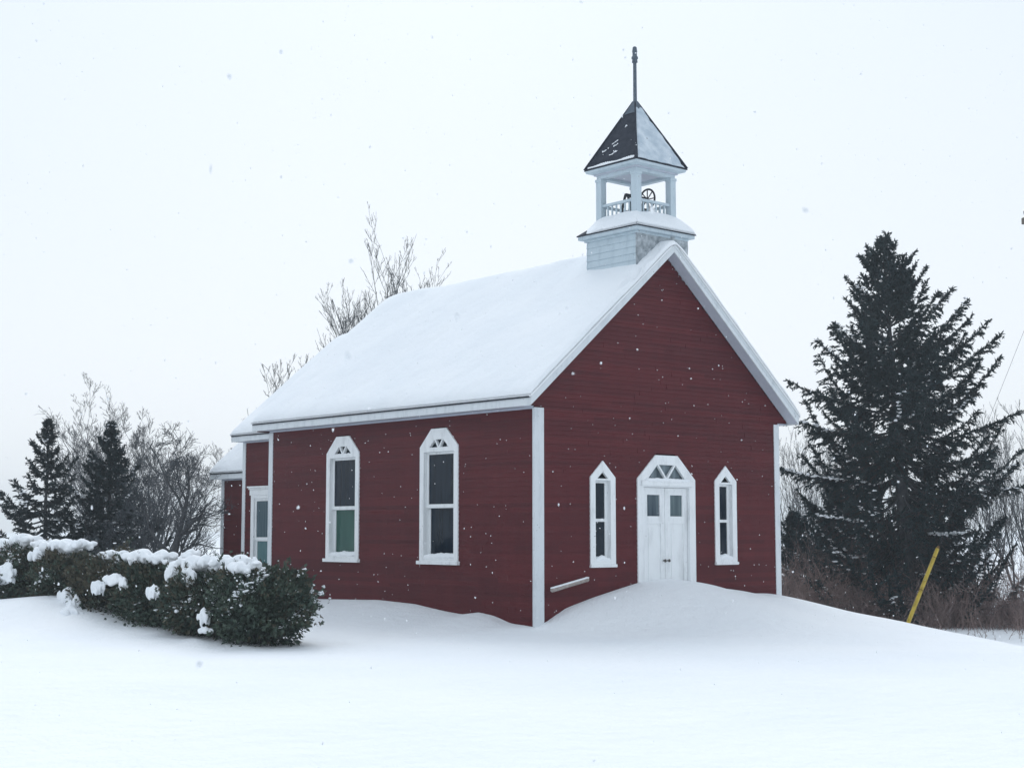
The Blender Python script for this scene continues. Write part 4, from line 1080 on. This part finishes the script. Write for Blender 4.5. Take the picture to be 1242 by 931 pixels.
# ---------------- guy wire with its yellow guard, and the utility pole it holds
gb = np.array([6.38, -3.2]); gzb = gz(*gb)
attach = Vector((10.11, -4.62, 8.0)); foot = Vector((gb[0], gb[1], .15))
gd = (attach - foot).normalized()
root = empty('guy_guard', foot, 'yellow tubular guy wire guard leaning out of the snow before the brush', 'wire guard')
mb = MB(); p = [foot - gd * .5, foot + gd * 1.40]
mb.tube([p[0], foot, foot + gd * .7, p[1]], [.037, .037, .036, .035], 12); mb.build('guard_tube', M['yellow'], root, smooth=False)
mb = MB()
for s in (.55, 1.22):
    mb = MB(); mb.tube([foot + gd * (s - .007), foot + gd * (s + .007)], .0385, 12); mb.build('rusty_band', M['rust'], root)

mb = MB(); mb.tube([p[1] + gd * .001, p[1] + gd * .05], [.037, .02], 10); mb.build('end_cap', M['rust'], root)
wire = MB(); wire.tube([p[1] + gd * .051, attach], .003, 6); tag(wire.build('guy_wire', M['wiregrey']), 'thin steel guy wire rising past the right edge', 'wire')
ux, uy = 10.11, -4.62
up = empty('utility_pole', (ux, uy, gz(ux, uy)), 'wooden utility pole by the road beyond the right edge, crossarm tip showing', 'utility pole')
mb = MB(); mb.tube([(ux, uy, -1), (ux, uy, 4), (ux, uy, 8.6)], [.15, .13, .10], 12); mb.build('pole', M['pole'], up, smooth=True)
ca = Vector((-RT[0], -RT[1], 0)); cp = Vector((ux, uy, 7.72))
mb = MB(); q = Vector((FW[0], FW[1], 0)) * .05; cc = cp - Vector((FW[0], FW[1], 0)) * .16
a, b2 = cc + ca * 1.03, cc - ca * 1.03
mb.prism([a + q, a - q, b2 - q, b2 + q], (0, 0, .12)); mb.build('crossarm', M['pole'], up)
for s in (-.95, -.45, .45, .95):
    mb = MB(); e = cc + ca * s + Vector((0, 0, .121)); mb.tube([e, e + Vector((0, 0, .06)), e + Vector((0, 0, .07)), e + Vector((0, 0, .13)), e + Vector((0, 0, .17))], [.015, .015, .045, .05, .025], 10); mb.build('insulator', M['iron'], up)

# ---------------- falling snow, one loose mass of flakes through the air of the yard
rr = np.random.default_rng(9)
n = 7600
pos = np.column_stack([rr.uniform(-17.5, 9, n), rr.uniform(-19.5, 10, n), rr.uniform(.1, 10.5, n)])
inside = (pos[:, 0] > -.45) & (pos[:, 1] > -.4) & (pos[:, 0] < 7.1) & (pos[:, 1] < 13)
dcam = np.hypot(pos[:, 0] - CAM[0], pos[:, 1] - CAM[1])
pos = pos[~inside & (dcam > 1.8)]
m = len(pos)
size = np.column_stack([rr.uniform(.003, .0075, m), rr.uniform(.003, .0075, m), rr.uniform(.003, .0095, m)]) * (1 + .6 * (rr.random(m) < .04))[:, None]
bm = bmesh.new(); bmesh.ops.create_icosphere(bm, subdivisions=1, radius=1)
bv = np.array([v.co[:] for v in bm.verts]); bf = np.array([[v.index for v in f.verts] for f in bm.faces]); bm.free()
V = bv[None] * size[:, None, :] * rr.uniform(.5, 1.3, (m, len(bv), 1)) + pos[:, None, :]
F = (bf[None] + (np.arange(m) * len(bv))[:, None, None]).reshape(-1, 3)
tag(np_obj('falling_snow', V.reshape(-1, 3), F, M['snow']), 'scattered flakes of snow drifting through the air', kind='stuff')

# ---------------- the snowy air
hm = bpy.data.materials.new('snowy_air'); hm.use_nodes = True
hn = hm.node_tree; hn.nodes.clear()
ho = hn.nodes.new('ShaderNodeOutputMaterial'); hv = hn.nodes.new('ShaderNodeVolumePrincipled')
hv.inputs['Color'].default_value = (.84, .94, 1.0, 1); hv.inputs['Density'].default_value = .00125; hv.inputs['Anisotropy'].default_value = .3
hn.links.new(hv.outputs[0], ho.inputs['Volume'])
tag(MB().box(-560, 560, -560, 560, -3, 15).build('haze', hm), 'thin pale air of the snowfall over the whole yard', kind='stuff')

# ------------------------------------------------------------------ light, sky, camera
SUN_AZ = math.atan2(-.42, -.9)      # direction towards the sun on the plan: x, y
sdir = Vector((.62, .78, 0)).normalized(); elev = R(40)
sv = Vector((sdir.x * math.cos(elev), sdir.y * math.cos(elev), math.sin(elev)))
sl = bpy.data.lights.new('sun', 'SUN'); sl.energy = 1.5; sl.angle = R(45); sl.color = (.97, .985, 1)
so = link(bpy.data.objects.new('sun', sl)); so.rotation_euler = (-sv).to_track_quat('-Z', 'Y').to_euler(); so.location = (0, 0, 40)

w = bpy.data.worlds.new('World'); sc.world = w; w.use_nodes = True
nt = w.node_tree; bg = nt.nodes['Background']; bg.inputs['Strength'].default_value = .1
sky = N(nt, 'ShaderNodeTexSky', sky_type='NISHITA'); sky.sun_disc = False; sky.sun_elevation = elev
sky.sun_rotation = math.atan2(sdir.x, sdir.y); sky.dust_density = 3.0; sky.air_density = 1.0
hs = N(nt, 'ShaderNodeHueSaturation'); hs.inputs['Saturation'].default_value = .55; nt.links.new(sky.outputs[0], hs.inputs['Color'])
tc = N(nt, 'ShaderNodeTexCoord')
sp = N(nt, 'ShaderNodeSeparateXYZ'); nt.links.new(tc.outputs['Generated'], sp.inputs[0])
cl = N(nt, 'ShaderNodeTexNoise', i_Scale=1.6, i_Detail=6.0, i_Roughness=.55); nt.links.new(tc.outputs['Generated'], cl.inputs['Vector'])
ad = N(nt, 'ShaderNodeMath', operation='MULTIPLY_ADD'); ad.inputs[1].default_value = .22; nt.links.new(cl.outputs['Fac'], ad.inputs[0]); nt.links.new(sp.outputs['Z'], ad.inputs[2])
cr = ramp(nt, ad.outputs[0], [(.10, (.893, .945, 1.0)), (.22, (.868, .932, 1.0)), (.50, (.772, .870, .970)), (1.0, (.73, .825, .94))])
ml = N(nt, 'ShaderNodeVectorMath', operation='SCALE'); ml.inputs['Scale'].default_value = 10.6; nt.links.new(cr, ml.inputs[0])
mx = N(nt, 'ShaderNodeMix', data_type='RGBA'); mx.inputs[0].default_value = .90
nt.links.new(hs.outputs[0], mx.inputs[6]); nt.links.new(ml.outputs[0], mx.inputs[7]); nt.links.new(mx.outputs[2], bg.inputs['Color'])

cam = bpy.data.cameras.new('camera'); co = link(bpy.data.objects.new('camera', cam)); sc.camera = co
co.location = (-17.3968, -19.4432, 1.7086)
yaw, pitch = .7149, .0980
co.rotation_euler = (math.pi / 2 + pitch, 0, -yaw)
cam.sensor_width = 36; cam.lens = 1822.65 / 1242 * 36; cam.clip_end = 3000; cam.clip_start = .1
cam.dof.use_dof = True; cam.dof.focus_distance = 28; cam.dof.aperture_fstop = 9
sc.view_settings.view_transform = 'Standard'; sc.view_settings.look = 'None'; sc.view_settings.exposure = 0; sc.view_settings.gamma = 1
sc.render.engine = 'CYCLES'
sc.cycles.max_bounces = 6; sc.cycles.diffuse_bounces = 4; sc.cycles.glossy_bounces = 2; sc.cycles.transmission_bounces = 2
